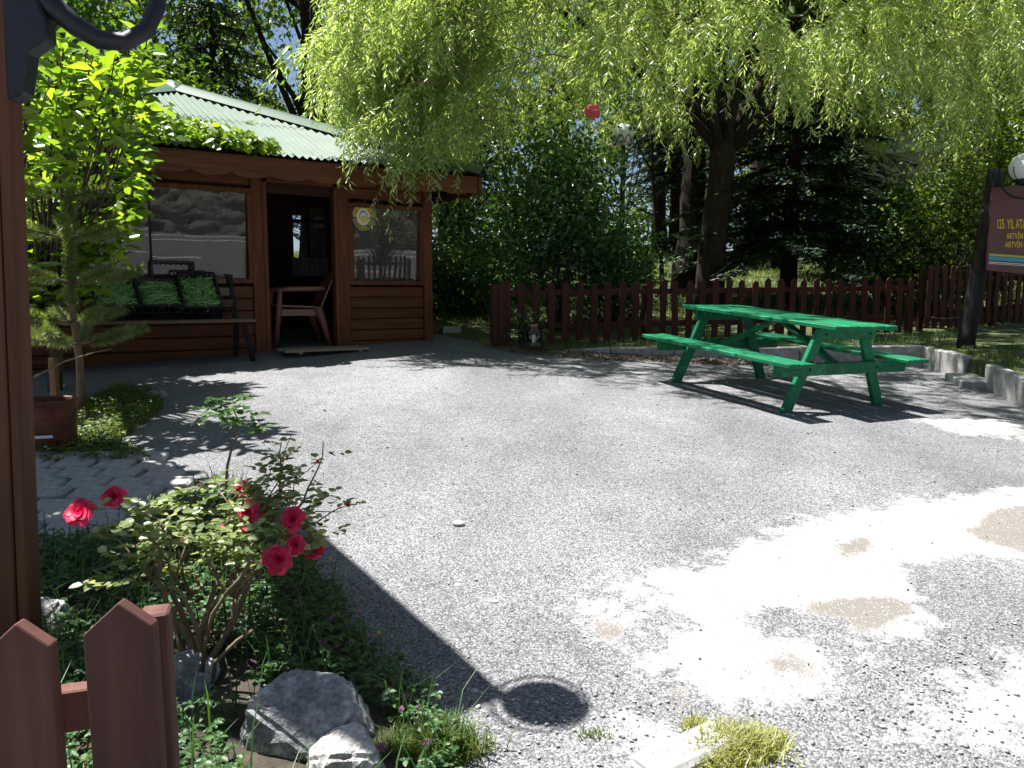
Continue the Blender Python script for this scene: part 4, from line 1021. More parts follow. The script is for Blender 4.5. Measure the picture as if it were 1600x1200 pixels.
tree(300, 20.5, 11, .24, 2.6, 3.6, 4.2, 40, 9500, .16, 'decid_y', 'bright leafy tree rising above the kiosk apex')
tree(120, 15.5, 10, .22, 2.2, 3.0, 3.6, 44, 13000, .15, 'decid', 'leafy tree above the left end of the kiosk')
tree(-60, 13.5, 9, .22, 2.0, 2.8, 3.2, 36, 9000, .15, 'decid', 'leafy tree at the far left behind the iron bracket')
tree(700, 24, 12, .26, 3.0, 3.6, 4.6, 40, 8500, .19, 'decid', 'tall tree behind the right corner of the kiosk')
tree(880, 27, 12, .26, 3.4, 3.8, 4.6, 40, 8500, .2, 'decid', 'tall tree behind the dark shrub')
tree(1030, 29, 12, .3, 3.6, 3.8, 4.6, 40, 11000, .2, 'decid', 'tall tree far behind the willow trunks')
tree(1180, 24, 12, .27, 3.6, 3.6, 4.4, 40, 8500, .18, 'decid', 'tree with a bare grey trunk between willow and spruce', bark='bark2')
tree(1400, 25.5, 11, .22, 2.8, 3.4, 4.4, 42, 10000, .16, 'decid_y', 'yellow green tree right of the willow trunk')
tree(1545, 16.2, 10, .2, 3.0, 2.9, 3.8, 42, 10000, .15, 'decid_y', 'yellow green tree above the sign pole')
tree(1660, 14.5, 9, .2, 1.8, 2.6, 3.4, 40, 11000, .14, 'decid_y', 'yellow green tree at the right picture edge')
tree(1290, 30, 12, .26, 1.6, 3.8, 5.0, 40, 11000, .2, 'decid', 'far tree in front of the pale building')
for px_, d_, lb in ((430, 34, 'far pale tree seen behind the kiosk roof'), (790, 36, 'far tree seen left of the dark shrub'), (1120, 37, 'far tree seen right of the willow trunk'), (1500, 33, 'far tree seen behind the right shrubs'), (620, 33, 'far tree seen behind the willow curtain'), (970, 38, 'far tree low behind the park lamp')):
    tree(px_, d_, 11, .25, 1.8, 4.2, 4.2, 40, 8000, .24, 'decid_y', lb)
spruce(345, 16.5, 6.8, 2.4, 1.6, 'dark spruce directly behind the kiosk roof')
spruce(1232, 14.0, 6.4, 2.4, 1.25, 'dark spruce with low sweeping boughs right of the willow trunk', 1.25)
spruce(1300, 18.5, 8.0, 2.0, 1.1, 'dark spruce standing further back right of the low boughs')
spruce(725, 16.5, 7.0, 1.7, .9, 'dark spruce between kiosk and shrub')
spruce(1052, 26, 9.5, 2.3, 2.4, 'pine with a bare straight trunk on the lawn crest', rt=.2)
# thin bare sapling on the lawn
sp = at(1020, 420, 14.2); sp.z = bedz(sp.x, sp.y); sap = empty('bare_sapling', sp, 0, 'thin dark leaning sapling on the lawn left of the willow', 'tree')
tk = [sp + Vector((.18 - .26 * t + .03 * math.sin(7 * t), 0, 3.1 * t)) for t in [i / 8 for i in range(9)]]
tr = link('trunk', MB().tube(tk, [.05 - .004 * i for i in range(9)], 8, noise=.05).mesh('trunk', smooth=True), M['bark'], sap, True)
for i, (k, v) in enumerate(((3, (.6, .2, .25)), (4, (-.7, .1, .5)), (5, (.55, -.2, .7)), (6, (-.4, 0, .8)))):
    link('branch', MB().tube(curve(tk[k], tk[k] + Vector(v), (0, 0, -.1)), [.018, .016, .014, .012, .01, .008, .005], 6), M['bark'], tr)

# ------------------------------------------------------------------ the willow
wb = at(1108, 420, 12.7); wx, wy = wb.x, 12.7; wz = bedz(wx, wy) - .15
wil = empty('willow_tree', (wx, wy, wz), 0, 'big weeping willow with furrowed trunk hanging over the fence and kiosk', 'tree')
tp = [Vector(p) for p in ((wx, wy, wz), (wx + .02, wy, wz + .7), (wx + .06, wy, wz + 1.5), (wx + .14, wy, wz + 2.3), (wx + .17, wy - .02, wz + 2.9))]
tm = MB().tube(tp, [.29, .225, .2, .2, .205], 20, noise=.06)
fork = tp[-1]
ends = [(-2.6, -2.4, 2.0), (-4.6, -1.6, 1.9), (-3.4, .6, 3.0), (.2, -2.9, 2.1), (2.4, -2.2, 2.2), (4.4, -.8, 2.3), (-.4, .4, 4.2), (2.6, 1.6, 3.0), (-1.2, -1.2, 3.2), (1.2, -1.0, 3.4), (5.6, -2.0, 1.9)]
limbs = []
trunk_o = link('trunk', tm.mesh('trunk', smooth=True), M['bark'], wil, True)
for e in ends:
    q = MB(); pts = limb(q, fork + Vector((0, 0, -.25)), fork + Vector(e), .10 if e[2] > 2.5 else .08, .022, (0, 0, .6), 9, 10, .06); limbs.append(pts)
    link('limb', q.mesh('limb', smooth=True), M['bark'], trunk_o)
tree(1080, 15.2, 10, .29, 3.6, 2.6, 2.6, 30, 6000, .15, 'decid', 'tree whose dark trunk stands just left of the willow trunk')
BOT = [(430, 3.2), (490, 3.15), (540, 2.85), (570, 2.35), (620, 2.2), (700, 2.3), (740, 2.75), (790, 3.2), (860, 3.45), (910, 3.25), (935, 3.5), (1000, 3.5), (1020, 2.95), (1060, 2.9), (1120, 3.1), (1170, 3.2), (1220, 2.9), (1290, 3.0), (1340, 3.0), (1400, 3.3), (1480, 3.15), (1560, 3.2), (1700, 3.4)]
def wbot(px): return float(np.interp(px, [b[0] for b in BOT], [b[1] for b in BOT]))
wl = MB(); LP, LD, LN = [], [], []; strand_pts = []; thin_pts = []
NB = 520; made = 0
while made < NB:                         # drooping boughs, each with its own fringe of strands
    zo = 0; lobe = random.random(); a = random.uniform(0, 2 * pi); q = min(1.0, math.sqrt(random.random()) * .72 + .3)
    ca, sa = math.cos(a), math.sin(a)
    rx = 6.0 if ca < 0 else 5.6; ry = 4.1 if sa < 0 else 2.4
    x = wx - .1 + ca * rx * q; y = wy + sa * ry * q; u = 800 + F * x / y
    if lobe < .13:                       # the tail that hangs out in front of the kiosk eave
        zo = random.random() ** .9 * 2.7; x = random.triangular(-2.55, -.75, -1.8) + .12 * zo; y = 8.75 + .25 * (x + 2.4) + .55 * zo + random.gauss(0, .16); u = 800 + F * x / y; q = 1; ca, sa = -.8, -.6
    elif lobe < .25:                     # high front of the crown, above the picture
        x = random.uniform(-1.2, 6.0); y0 = float(np.interp(x, [-1.5, .6, 2.0, 6.0], [8.7, 6.8, 6.3, 6.5])); y = random.uniform(y0, 9.6); u = 2000; q = 1; ca, sa = 0, -1
    if u < 480: continue
    if lobe >= .25:
        if random.random() > (1.0 if u < 800 else .85 if u < 1050 else .7): continue
        if sa > 0 and random.random() < .5: continue
    if lobe >= .25:
        zo = random.random() ** 1.15 * 3.0
        if sa < 0: y = y * 1.0 + .5 * zo * (1 if q > .6 else .4) - .35; u = 800 + F * x / y
    zb = wbot(u) + zo + abs(random.gauss(0, .1))
    if .13 <= lobe < .25: zb = 1.5 + .374 * y + random.random() * 1.6
    elif lobe >= .25 and q < .7: zb += 1.0 * (1 - q / .7)
    made += 1
    Lb = random.uniform(.9, 2.1); az = math.atan2(sa, ca) + random.gauss(0, .75); od = Vector((math.cos(az), math.sin(az), 0))
    drop = random.uniform(.35, .8); end = Vector((x, y, zb + random.uniform(.25, .5))); hz_ = Lb * math.sqrt(max(.1, 1 - drop * drop)); p0 = end - od * hz_ + Vector((0, 0, Lb * drop))
    bp = [p0.lerp(end, t) + Vector((0, 0, .28 * Lb * 4 * t * (1 - t) * .5)) + Vector((random.gauss(0, .025), random.gauss(0, .025), random.gauss(0, .02))) for t in [i / 8 for i in range(9)]]
    strand_pts.append(bp); dens = random.uniform(.7, 1.25)
    for k_ in range(int(Lb * 13 * dens) + 3):
        t = .12 + .88 * random.random() ** .8; i = min(7, int(t * 8)); s0v = bp[i].lerp(bp[i + 1], t * 8 - i)
        Ls = random.uniform(.22, .75) * (1.25 if random.random() < .2 else 1); sd0 = Vector((random.gauss(0, .3), random.gauss(0, .3), 0)) + od * random.uniform(0, .5); nseg = 4
        pts = [s0v + sd0 * Ls * (1 - (1 - j / nseg) ** 2) * .8 + Vector((0, 0, -Ls * (j / nseg) * (.55 + .45 * j / nseg))) for j in range(nseg + 1)]
        if k_ % 3 == 0: thin_pts.append(pts)
        nl = int(Ls * random.uniform(42, 60))
        for i in range(nl):
            t2 = (i + random.random()) / nl * nseg; k = min(int(t2), nseg - 1); p = pts[k].lerp(pts[k + 1], t2 - k); ax = (pts[k + 1] - pts[k]).normalized()
            a2 = random.uniform(0, 2 * pi); sd_ = Vector((math.cos(a2), math.sin(a2), 0)); LP.append(p[:]); LD.append((ax * .7 + sd_ * random.uniform(.4, 1.0) + Vector((0, 0, random.uniform(-.3, .3))))[:]); LN.append((sd_ * -.3 + Vector((random.gauss(0, .6), random.gauss(0, .6), random.uniform(.2, 1))))[:])
print('willow leaves', len(LP))
ls = RS.uniform(.06, .125, len(LP))
link('leaves', leaves('leaves', LP, LD, LN, ls, ls * .17 + .002, 2, .1, .12), M['willow'], wil, True)
tw = MB()
for pts in strand_pts: tw.tube(pts, [.009 - .0009 * i for i in range(9)], 4, cap=False)
for pts in thin_pts: tw.tube(pts[::2], [.0025, .0018, .001], 3, cap=False)
link('strands', tw.mesh('strands'), M['twig'], wil, True)
bt = MB()
for pts in strand_pts[::3]:
    t = pts[0]; best = min((p for L_ in limbs for p in L_[2:]), key=lambda p: (p - t).length)
    if (best - t).length < 2.6: bt.tube(curve(best, t, (0, 0, .25), 5, .05), [.016, .014, .012, .01, .007, .005], 5, cap=False)
link('boughs', bt.mesh('boughs', smooth=True), M['twig'], wil, True)

# ------------------------------------------------------------------ shrubs
def shrub(px, d, cz, rx, ry, rz, nclump, nleaf, ls, mat, label, name='shrub', asp=.6, csize=.3, stems=7, kind=4, base=None, group=None, cat='shrub', zf=bedz):
    b = base or at(px, 420, d); x, y = b[0], b[1]; zg = zf(x, y) - .05
    r = empty(name, (x, y, zg), 0, label, cat, group); C = []
    while len(C) < nclump:
        v = RS.uniform(-1, 1, 3); q = np.linalg.norm(v)
        if .3 < q < 1: C.append(np.array([x, y, zg + cz]) + v * [rx, ry, rz])
    C = np.array(C); m = MB()
    for c in C[::max(1, nclump // stems)]:
        m.tube(curve((x + random.gauss(0, .08), y + random.gauss(0, .08), zg), c, (random.gauss(0, .1), random.gauss(0, .1), .1), 6, .03), [.03, .026, .022, .018, .014, .009, .005], 6)
    link('stems', m.mesh('stems', smooth=True), M['bark2'], r, True)
    per = nleaf // nclump
    P = np.repeat(C, per, 0) + RS.normal(size=(per * nclump, 3)) * csize * np.array([1, 1, .8]); P[:, 2] = np.maximum(P[:, 2], zg + .08)
    l_ = ls * RS.uniform(.6, 1.25, len(P))
    link('foliage', leaves('foliage', P, rdir(len(P), -.2), rdir(len(P), .8), l_, l_ * asp, kind, .12, .15), M[mat], r, True)
    return r
shrub(872, 11.5, 1.62, .88, .7, 1.25, 56, 9500, .085, 'shrubleaf', 'large dark green shrub above the left end of the fence', csize=.26)
shrub(960, 12.0, .95, .5, .5, .8, 26, 4500, .075, 'shrubleaf', 'lower shrub right of the large dark shrub', csize=.22)
shrub(1470, 12.6, 1.2, .95, .6, 1.15, 50, 11000, .07, 'decid_y', 'light green shrub spilling over the fence beside the sign pole', csize=.26)
shrub(1385, 13.2, 1.1, .8, .6, 1.0, 34, 7000, .075, 'shrubleaf', 'dark shrub between the spruce and the light shrub', csize=.26)
shrub(1610, 12.9, 1.9, .9, .6, 1.3, 40, 9000, .08, 'decid_y', 'yellow green shrub behind the sign board', csize=.3)
shrub(720, 12.8, .5, .7, .5, .5, 30, 5000, .08, 'shrubleaf', 'low dark bush in the gap beside the kiosk', csize=.25)
shrub(760, 14.5, .9, 1.0, .6, .9, 30, 5000, .09, 'shrubleaf', 'dark bush further back in the gap beside the kiosk', csize=.28)
shrub(0, 0, .2, .12, .1, .18, 10, 380, .045, 'clover', 'small leafy weed growing behind the glass jar', 'weed', csize=.07, stems=4, base=(.23, 9.72), cat='plant', zf=gz)

# broad-leaved tree at the left: big glossy leaves in whorls at the shoot tips
def whorl_tree(base, C, spread, label, name, nl=8, lsz=.15, parts=None):
    r = empty(name, base, 0, label, 'tree'); m = MB(); P, D_, N_ = [], [], []
    hub = Vector(base) + Vector((0, 0, .7))
    tk = link('trunk', MB().tube([base, Vector(base) + Vector((.04, 0, .4)), hub], [.06, .05, .045], 10).mesh('trunk', smooth=True), M['bark2'], r, True)
    for c in C:
        c = Vector(c); m.tube(curve(hub, c, (random.gauss(0, .1), random.gauss(0, .1), .12), 6, .03), [.016, .014, .012, .01, .008, .006, .004], 5)
        dr = (c - hub).normalized() * .5 + Vector((0, 0, .9))
        for k in range(nl * 2):
            a = k * 2.4 + random.uniform(-.3, .3); back = k / (nl * 2) * .42; sd_ = Vector((math.cos(a), math.sin(a), random.uniform(-.55, .8)))
            P.append((c - dr * back + sd_ * .015)[:]); D_.append((sd_ + dr * .15)[:]); N_.append((Vector((0, 0, 1)) - sd_ * .2 + Vector((random.gauss(0, .5), random.gauss(0, .5), 0)))[:])
    link('branches', m.mesh('branches', smooth=True), M['bark2'], tk)
    l_ = lsz * RS.uniform(.6, 1.25, len(P))
    link('crown', leaves('crown', P, D_, N_, l_, l_ * .48, 4, .14, .25), M['laurel'], r, True)
    return r
C = []
for _ in range(215):
    px_ = random.uniform(-130, 235); top = np.interp(px_, [-130, 60, 100, 150, 200, 240], [-60, 60, 55, 85, 80, 120]); 
    bot = np.interp(px_, [-130, 60, 130, 200, 240], [560, 500, 420, 330, 250])
    py_ = top + (bot - top) * random.random() ** 1.1
    C.append(at(px_, py_, max(6.35, 7.5 - (py_ - 60) * .0048) + random.uniform(-.1, .3)))
C += [at(random.uniform(70, 235), random.uniform(40, 190), random.uniform(5.1, 5.9)) for _ in range(22)]
C += [at(225, 85, 5.6), at(205, 60, 5.5), at(150, 75, 5.4), at(100, 60, 5.2), at(215, 35, 5.6), at(190, 110, 5.6)]
lb_ = Vector((-3.95, 6.75, gz(-3.95, 6.75)))
whorl_tree(lb_, C, 0, 'broad leaved young tree with glossy light green leaves at the left', 'broadleaf_tree')
C = [Vector((random.gauss(-2.95, .5), random.gauss(4.35, .5), random.gauss(2.75, .45))) for _ in range(290)]
C = [c for c in C if 800 + F * c.x / c.y < 70]
C += [Vector((random.gauss(-3.0, .3), random.gauss(3.35, .32), random.uniform(3.9, 5.0))) for _ in range(80)]  # high unseen leaf clusters, added to dapple the flower bed with shade
whorl_tree(Vector((-3.75, 4.6, gz(-3.75, 4.6))), C, 0, 'second glossy leaved tree mostly hidden by the timber post, high clusters added for shade', 'broadleaf_tree')
# vine creeping along the eave
P, D_, N_ = [], [], []; vm = MB(); pv = []
for i in range(26):
    t = i / 25; x = -4.9 + t * 2.75; pv.append(KW(x, -.46 + .06 * math.sin(i), 2.22 + .05 * math.sin(i * 1.7) + .02))
vn = empty('climbing_vine', KW(-4.9, -.5, -.3), 0, 'light green climbing vine lying along the kiosk eave', 'vine')
link('stem', vm.tube([KW(-4.9, -.5, -.3), KW(-4.95, -.52, 1.0), KW(-4.9, -.5, 2.0)] + pv, .012, 6).mesh('stem', smooth=True), M['bark2'], vn, True)
for i in range(1250):
    t = random.random() ** 1.25; x = -5.0 + t * 2.85; hgt = (.5 * (1 - t) + .08) * random.random(); y = -.5 + (hgt / sl if hgt > 0 else 0) * .5 + random.gauss(0, .07) - .05
    z = 2.2 + hgt + random.gauss(0, .04) + max(0, (y + .5) * sl) * .6
    if t < .45 and random.random() < .2: z -= random.random() * .3; y = -.56 + random.gauss(0, .03)
    P.append(KW(x, y, z)[:]); a = random.uniform(0, 2 * pi); D_.append((math.cos(a), math.sin(a), -.4)); N_.append((random.gauss(0, .4) + .3, random.gauss(-.5, .4), 1))
l_ = RS.uniform(.06, .125, len(P)); link('leaves', leaves('leaves', P, D_, N_, l_, l_ * .95, 4, .1, .2), M['vine'], vn, True)

# ------------------------------------------------------------------ young pine and stakes
pb_ = Vector((-3.28, 5.92, gz(-3.28, 5.92))); pin = empty('young_pine', pb_, 0, 'young pine sapling with whorls of pale needles before the crates', 'tree')
ptk = [pb_ + Vector((.0 + .02 * math.sin(i), 0, 1.98 * i / 10)) for i in range(11)]
link('trunk', MB().tube(ptk, [.032 - .0024 * i for i in range(11)], 8, noise=.05).mesh('trunk', smooth=True), M['cane'], pin, True)
P, D_, N_ = [], [], []; SP, SD_, SN = [], [], []; pbm = MB()
def needles(a, b, n, ln, P=P, D_=D_, N_=N_):
    ax = (b - a).normalized()
    for i in range(n):
        p = a.lerp(b, random.random()); v = Vector((random.gauss(0, 1), random.gauss(0, 1), random.gauss(0, 1))); v = (v - ax * v.dot(ax)).normalized()
        P.append(p[:]); D_.append((v + ax * random.uniform(.35, .9))[:]); N_.append((random.gauss(0, 1), random.gauss(0, 1), random.gauss(0, 1)))
for i in range(4, 10): needles(ptk[i], ptk[i + 1], 620, .07)
for hz, Lb, nb_ in ((.52, .62, 6), (.68, .42, 4), (.98, .5, 6), (1.3, .42, 6), (1.6, .3, 5), (1.85, .16, 4)):
    a0 = random.uniform(0, 6)
    for k in range(nb_):
        a = a0 + 2 * pi * k / nb_ + random.uniform(-.25, .25); ln_ = Lb * random.uniform(.75, 1.15); dr = Vector((math.cos(a), math.sin(a), 0))
        s_ = pb_ + Vector((0, 0, hz)); m1 = s_ + dr * ln_ * .55 + Vector((0, 0, .04)); e_2 = s_ + dr * ln_ + Vector((0, 0, .16 * ln_ + .03))
        pbm.tube([s_, m1, e_2], [.011, .008, .004], 6)
        needles(s_.lerp(m1, .45), m1, int(520 * ln_), .06); needles(m1, e_2, int(1150 * ln_), .065)
        if random.random() < .6: needles(e_2, e_2 + dr * .03 + Vector((0, 0, .12)), 110, .03, SP, SD_, SN)
link('branches', pbm.mesh('branches', smooth=True), M['cane'], pin, True)
l_ = RS.uniform(.05, .085, len(P)); link('needles', leaves('needles', P, D_, N_, l_, .0042, 2, 0, .05), M['pine'], pin, True)
l_ = RS.uniform(.02, .035, len(SP)); link('shoots', leaves('shoots', SP, SD_, SN, l_, .0035, 2, 0, .05), M['pineshoot'], pin, True)
sk = G(88, 640); st_ = tag(link('wooden_stake', MB().box((0, 0, .19), (.045, .045, .42), None, .004).mesh('wooden_stake', bevel=.004), M['stake']), 'short wooden stake left of the pine', 'stake'); st_.location = sk
bs = empty('dry_branch', G(57, 668), 0, 'thin pinkish dry branch leaning across the pine trunk', 'branch')
link('stem', MB().tube([at(52, 590, 5.6), at(100, 565, 5.7), at(150, 550, 5.75), at(175, 545, 5.7)], [.009, .008, .006, .003], 6), M['cane'], bs, True)

# ------------------------------------------------------------------ grasses and ground cover
def scatter(n, poly):
    xs_ = [p[0] for p in poly]; ys_ = [p[1] for p in poly]; out = []
    while len(out) < n:
        x, y = random.uniform(min(xs_), max(xs_)), random.uniform(min(ys_), max(ys_))
        if inpoly(x, y, poly): out.append((x, y))
    return np.array(out)
lawnp = [(-2, 12.5), (-.5, 11.6), (.3, 11.2), (5, 12.0), (9, 13.4), (14, 16), (14, 28), (-8, 28), (-4, 15)]
tag(link('lawn_grass', blades('lawn_grass', scatter(60000, lawnp), bedz, .05, .15, .014, .8), M['grass']), 'grass growing on the park lawn', 'grass', kind='stuff')
bedr = [(5.06, 9.45), (5.08, 8.5), (5.0, 7.95), (4.85, 7.1), (4.8, 6.45), (8.5, 6.5), (9, 9.6)]
tag(link('bed_grass', blades('bed_grass', scatter(9000, bedr), bedz, .03, .1, .008, .9), M['grass']), 'short grass in the kerbed bed at the right', 'grass', kind='stuff')
strip = [(.5, 9.45), (4.9, 9.6), (6.5, 10.9), (5.6, 11.0), (.2, 9.72)]
tag(link('fence_weeds', blades('fence_weeds', scatter(2200, strip), bedz, .03, .13, .006, .9), M['clover']), 'dry grass and weeds along the fence foot, coloured dark for shade', 'grass', kind='stuff')  # dark clover green on these blades stands in for willow shade
vg = [tuple(G(*p)[:2]) for p in ((60, 735), (60, 690), (110, 640), (190, 605), (250, 618), (255, 640), (190, 690), (240, 728))]
tag(link('pine_grass', blades('pine_grass', scatter(5200, vg), gz, .02, .09, .007, .9), M['grass']), 'grass round the foot of the young pine', 'grass', kind='stuff')
def trefoil(name, XY, zf, hmin, hmax, size, mat):
    n = len(XY); H = RS.uniform(hmin, hmax, n); Z = np.array([zf(x, y) for x, y in XY]) + H; A = RS.uniform(0, 2 * pi, n); P, D_, N_ = [], [], []
    tl = RS.normal(size=(n, 3)) * .3; tl[:, 2] = 1
    for k in range(3):
        a = A + k * 2.094; D_.append(np.stack([np.cos(a), np.sin(a), RS.uniform(-.25, .15, n)], 1)); P.append(np.concatenate([XY, Z[:, None]], 1)); N_.append(tl)
    s_ = np.tile(size * RS.uniform(.6, 1.3, n), 3)
    return leaves(name, np.concatenate(P), np.concatenate(D_), np.concatenate(N_), s_, s_ * .8, 4, .12, .1)
ROCKS = [G(480, 1180), G(530, 1225), G(288, 1110)]
def norock(XY): return np.array([p for p in XY if all(math.hypot(p[0] - q.x, (p[1] - q.y) * 1.2) > .21 for q in ROCKS)])
tag(link('clover_patch', trefoil('clover_patch', norock(scatter(20000, BED)), bed_z, .01, .1, .0165, None), M['clover']), 'dense green clover covering the flower bed', 'clover', kind='stuff')
tag(link('bed_weeds', blades('bed_weeds', norock(scatter(4200, BED)), bed_z, .06, .24, .005, .8), M['clover']), 'long grass blades among the clover', 'grass', kind='stuff')
tag(link('pine_weeds', trefoil('pine_weeds', scatter(1500, vg), gz, .01, .09, .025, None), M['grass']), 'low leafy weeds round the young pine', 'weeds', kind='stuff')
def tuft(px, py, n, rad, hh, label, mat='drygrass', name='grass_tuft'):
    c = G(px, py); XY = np.array([c.x, c.y]) + RS.normal(size=(n, 2)) * rad * np.array([1, .6]); me_ = blades(name, XY, gz, hh * .4, hh, .0045, .9)
    return tag(link(name, me_, M[mat]), label, 'grass', 'grass tufts on the asphalt', 'stuff')
tuft(1152, 1172, 1700, .05, .07, 'bright grass tuft growing over the buried kerb stone')
tuft(1118, 1195, 900, .04, .06, 'grass tuft at the front end of the buried kerb stone')
tuft(1205, 1155, 200, .02, .04, 'tiny grass tuft right of the buried kerb stone')
tuft(1090, 1140, 220, .02, .05, 'small tuft left of the buried kerb stone')
tuft(925, 1155, 130, .025, .035, 'sparse seedlings at the edge of the globe shadow', 'grass')
tuft(690, 1185, 900, .05, .12, 'sunlit grass tuft at the corner of the flower bed', 'grass')
tuft(640, 1195, 700, .05, .1, 'sunlit grass beside the pale boulder', 'grass')
tuft(765, 540, 500, .06, .12, 'dry tuft at the left end of the fence')
tuft(980, 520, 200, .05, .12, 'dry tuft under the fence behind the table bench')

# ================================================================== the rose bush
def rose_mesh(rad, seed, npet=22, openness=1.0):
    rnd = random.Random(seed); V = []; Fq = []
    for k in range(npet):
        f = k / (npet - 1); ring = f ** .8; a = k * 2.399 + rnd.uniform(-.2, .2); tilt = (.15 + 1.15 * ring) * openness; ln = rad * (.55 + .55 * ring) * rnd.uniform(.85, 1.1); wd = rad * (.5 + .55 * ring)
        o = len(V); nu, nv = 4, 3
        for i in range(nu + 1):
            t = i / nu; ang = tilt * (.35 + .75 * t); h = ln * t * math.cos(ang * .9) ; out = rad * .06 + ln * t * math.sin(ang)
            for j in range(nv + 1):
                s_ = j / nv - .5; ww = wd * s_ * math.sin(min(pi, .35 + t * 2.2)) ; cup = -abs(s_) * wd * .28 * (1 - ring * .5)
                rr = out - abs(s_) ** 2 * wd * .55 + rnd.uniform(-.03, .03) * rad; z = h + abs(s_) * wd * .1 + rnd.uniform(-.03, .03) * rad - (rad * .12 * ring if t > .9 else 0)
                V.append((rr * math.cos(a) - ww * math.sin(a), rr * math.sin(a) + ww * math.cos(a), z - rad * .25))
        for i in range(nu):
            for j in range(nv): q = o + i * (nv + 1) + j; Fq.append((q, q + 1, q + nv + 2, q + nv + 1))
    return mesh_np('rose_flower', V, Fq, True)
rb0 = Vector((-.90, 2.2, bed_z(-.90, 2.2))); rose = empty('rose_bush', rb0, 0, 'red flowering rose bush with twisted canes in the flower bed', 'rose bush')
RP, RD, RN = [], [], []
def rose_leaf(p, ax, sc=1.0):
    ax = Vector(ax).normalized(); sd_ = ax.cross(Vector((0, 0, 1))); sd_ = sd_.normalized() if sd_.length > .05 else Vector((1, 0, 0))
    for t, sgn in ((.35, 1), (.35, -1), (.75, 1), (.75, -1), (1.0, 0)):
        RP.append((Vector(p) + ax * .07 * t * sc)[:]); RD.append((ax * (.5 if sgn else 1) + sd_ * sgn * .9 + Vector((0, 0, random.uniform(-.25, .2))))[:]); RN.append((random.gauss(0, .35), random.gauss(-.15, .35), 1))
NODES = []
for px_, py_, d_ in ((300, 930, 2.3), (340, 905, 2.35), (268, 925, 2.2), (368, 935, 2.25), (240, 905, 2.15), (395, 895, 2.4), (322, 960, 2.2)):
    q = at(px_, py_, d_); NODES.append(q)
    link('cane', MB().tube(curve(rb0 + Vector((random.gauss(0, .02), random.gauss(0, .02), 0)), q, (random.gauss(0, .03), .02, .01), 6, .01), [.011, .0105, .0095, .009, .0085, .008, .0075], 7, noise=.1).mesh('cane', smooth=True), M['cane'], rose, True)
def cane(tip, r0=.007, leafy=10, bend=.07, start=None, sc=1.0, leaf_from=.4):
    s_ = start or min(NODES, key=lambda q: abs(q.x - tip[0]) + .4 * random.random() * .3 + abs(q.y - tip[1]) * .3)
    pts = curve(s_, tip, (random.gauss(0, bend * .7), random.gauss(0, bend * .7), bend * .3), 8, .014)
    link('cane', MB().tube(pts, [r0 * (1 - .09 * i) for i in range(9)], 6, noise=.08).mesh('cane', smooth=True), M['cane'], rose, True)
    for k in range(leafy):
        t = leaf_from + (1 - leaf_from) * random.random(); i = min(7, int(t * 8)); p = pts[i].lerp(pts[i + 1], t * 8 - i); a = random.uniform(0, 2 * pi)
        rose_leaf(p, (math.cos(a), math.sin(a), random.uniform(-.1, .7)), sc * random.uniform(.7, 1.15))
    return pts
FL = [(126, 800, 2.05, .037, 1.0), (178, 776, 2.15, .028, 1.0), (386, 768, 2.6, .032, 1.0), (388, 800, 2.45, .034, 1.1), (459, 810, 2.3, .034, 1.0), (435, 873, 2.12, .036, 1.2), (462, 851, 2.25, .026, 1.1), (490, 858, 2.4, .028, 1.1), (376, 762, 2.5, .02, .6), (410, 795, 2.6, .022, .9)]
BUD = [(349, 824, 2.3, .016), (316, 838, 2.35, .014), (545, 790, 2.45, .018), (449, 715, 2.7, .012), (497, 722, 2.6, .013), (380, 830, 2.2, .016), (287, 846, 2.2, .012), (440, 770, 2.6, .015), (340, 842, 2.25, .012)]
for i, (px_, py_, d_, r_, op) in enumerate(FL):
    p = at(px_, py_, d_); cane(p + Vector((0, 0, -.012)), random.uniform(.004, .006), 7)
    o = link('rose_flower', rose_mesh(r_ * 1.15, i, 32, op * 1.05), M['petal'], rose, True); o.location = p
    o.rotation_euler = (random.uniform(.7, 1.25), random.uniform(-.4, .4), random.uniform(-.5, .5))
for i, (px_, py_, d_, r_) in enumerate(BUD):
    p = at(px_, py_, d_); cane(p, .0045, 5)
    o = link('rose_bud', rose_mesh(r_, 50 + i, 9, .35), M['petal' if i % 3 else 'petal_pink'], rose, True); o.location = p; o.rotation_euler = (random.uniform(0, .6), random.uniform(-.5, .5), 0)
for px_, py_, d_, lf in ((220, 790, 2.2, 16), (240, 775, 2.3, 12), (200, 850, 2.15, 12), (265, 845, 2.3, 16), (330, 745, 2.5, 16), (345, 770, 2.4, 16), (420, 745, 2.6, 16), (440, 690, 2.8, 20), (455, 680, 2.8, 14), (470, 735, 2.7, 14), (505, 690, 2.7, 8), (500, 770, 2.6, 14), (530, 800, 2.5, 14), (515, 840, 2.4, 16), (150, 890, 2.1, 8), (170, 920, 2.0, 8), (300, 800, 2.4, 14), (370, 740, 2.6, 12), (255, 900, 2.3, 12), (350, 860, 2.2, 12)):
    cane(at(px_, py_, d_), random.uniform(.004, .007), int(lf * .6))
# bare pale forked canes in front
for path_ in ([(315, 1060), (320, 1010), (332, 960), (352, 930), (383, 912), (385, 905)], [(352, 930), (375, 905), (390, 880), (388, 868)], [(322, 1030), (300, 960), (282, 925), (268, 915)], [(330, 1080), (336, 1035), (372, 1000), (395, 985)], [(383, 912), (392, 895)]):
    link('cane', MB().tube([at(a, b, 2.12 - .05 * (1080 - b) / 200) for a, b in path_], [.0065, .006, .0055, .005, .004, .003][:len(path_)], 7, noise=.1).mesh('cane', smooth=True), M['cane'], rose, True)
l_ = RS.uniform(.02, .042, len(RP)); link('leaves', leaves('leaves', RP, RD, RN, l_, l_ * .72, 4, .12, .12), M['roseleaf'], rose, True)
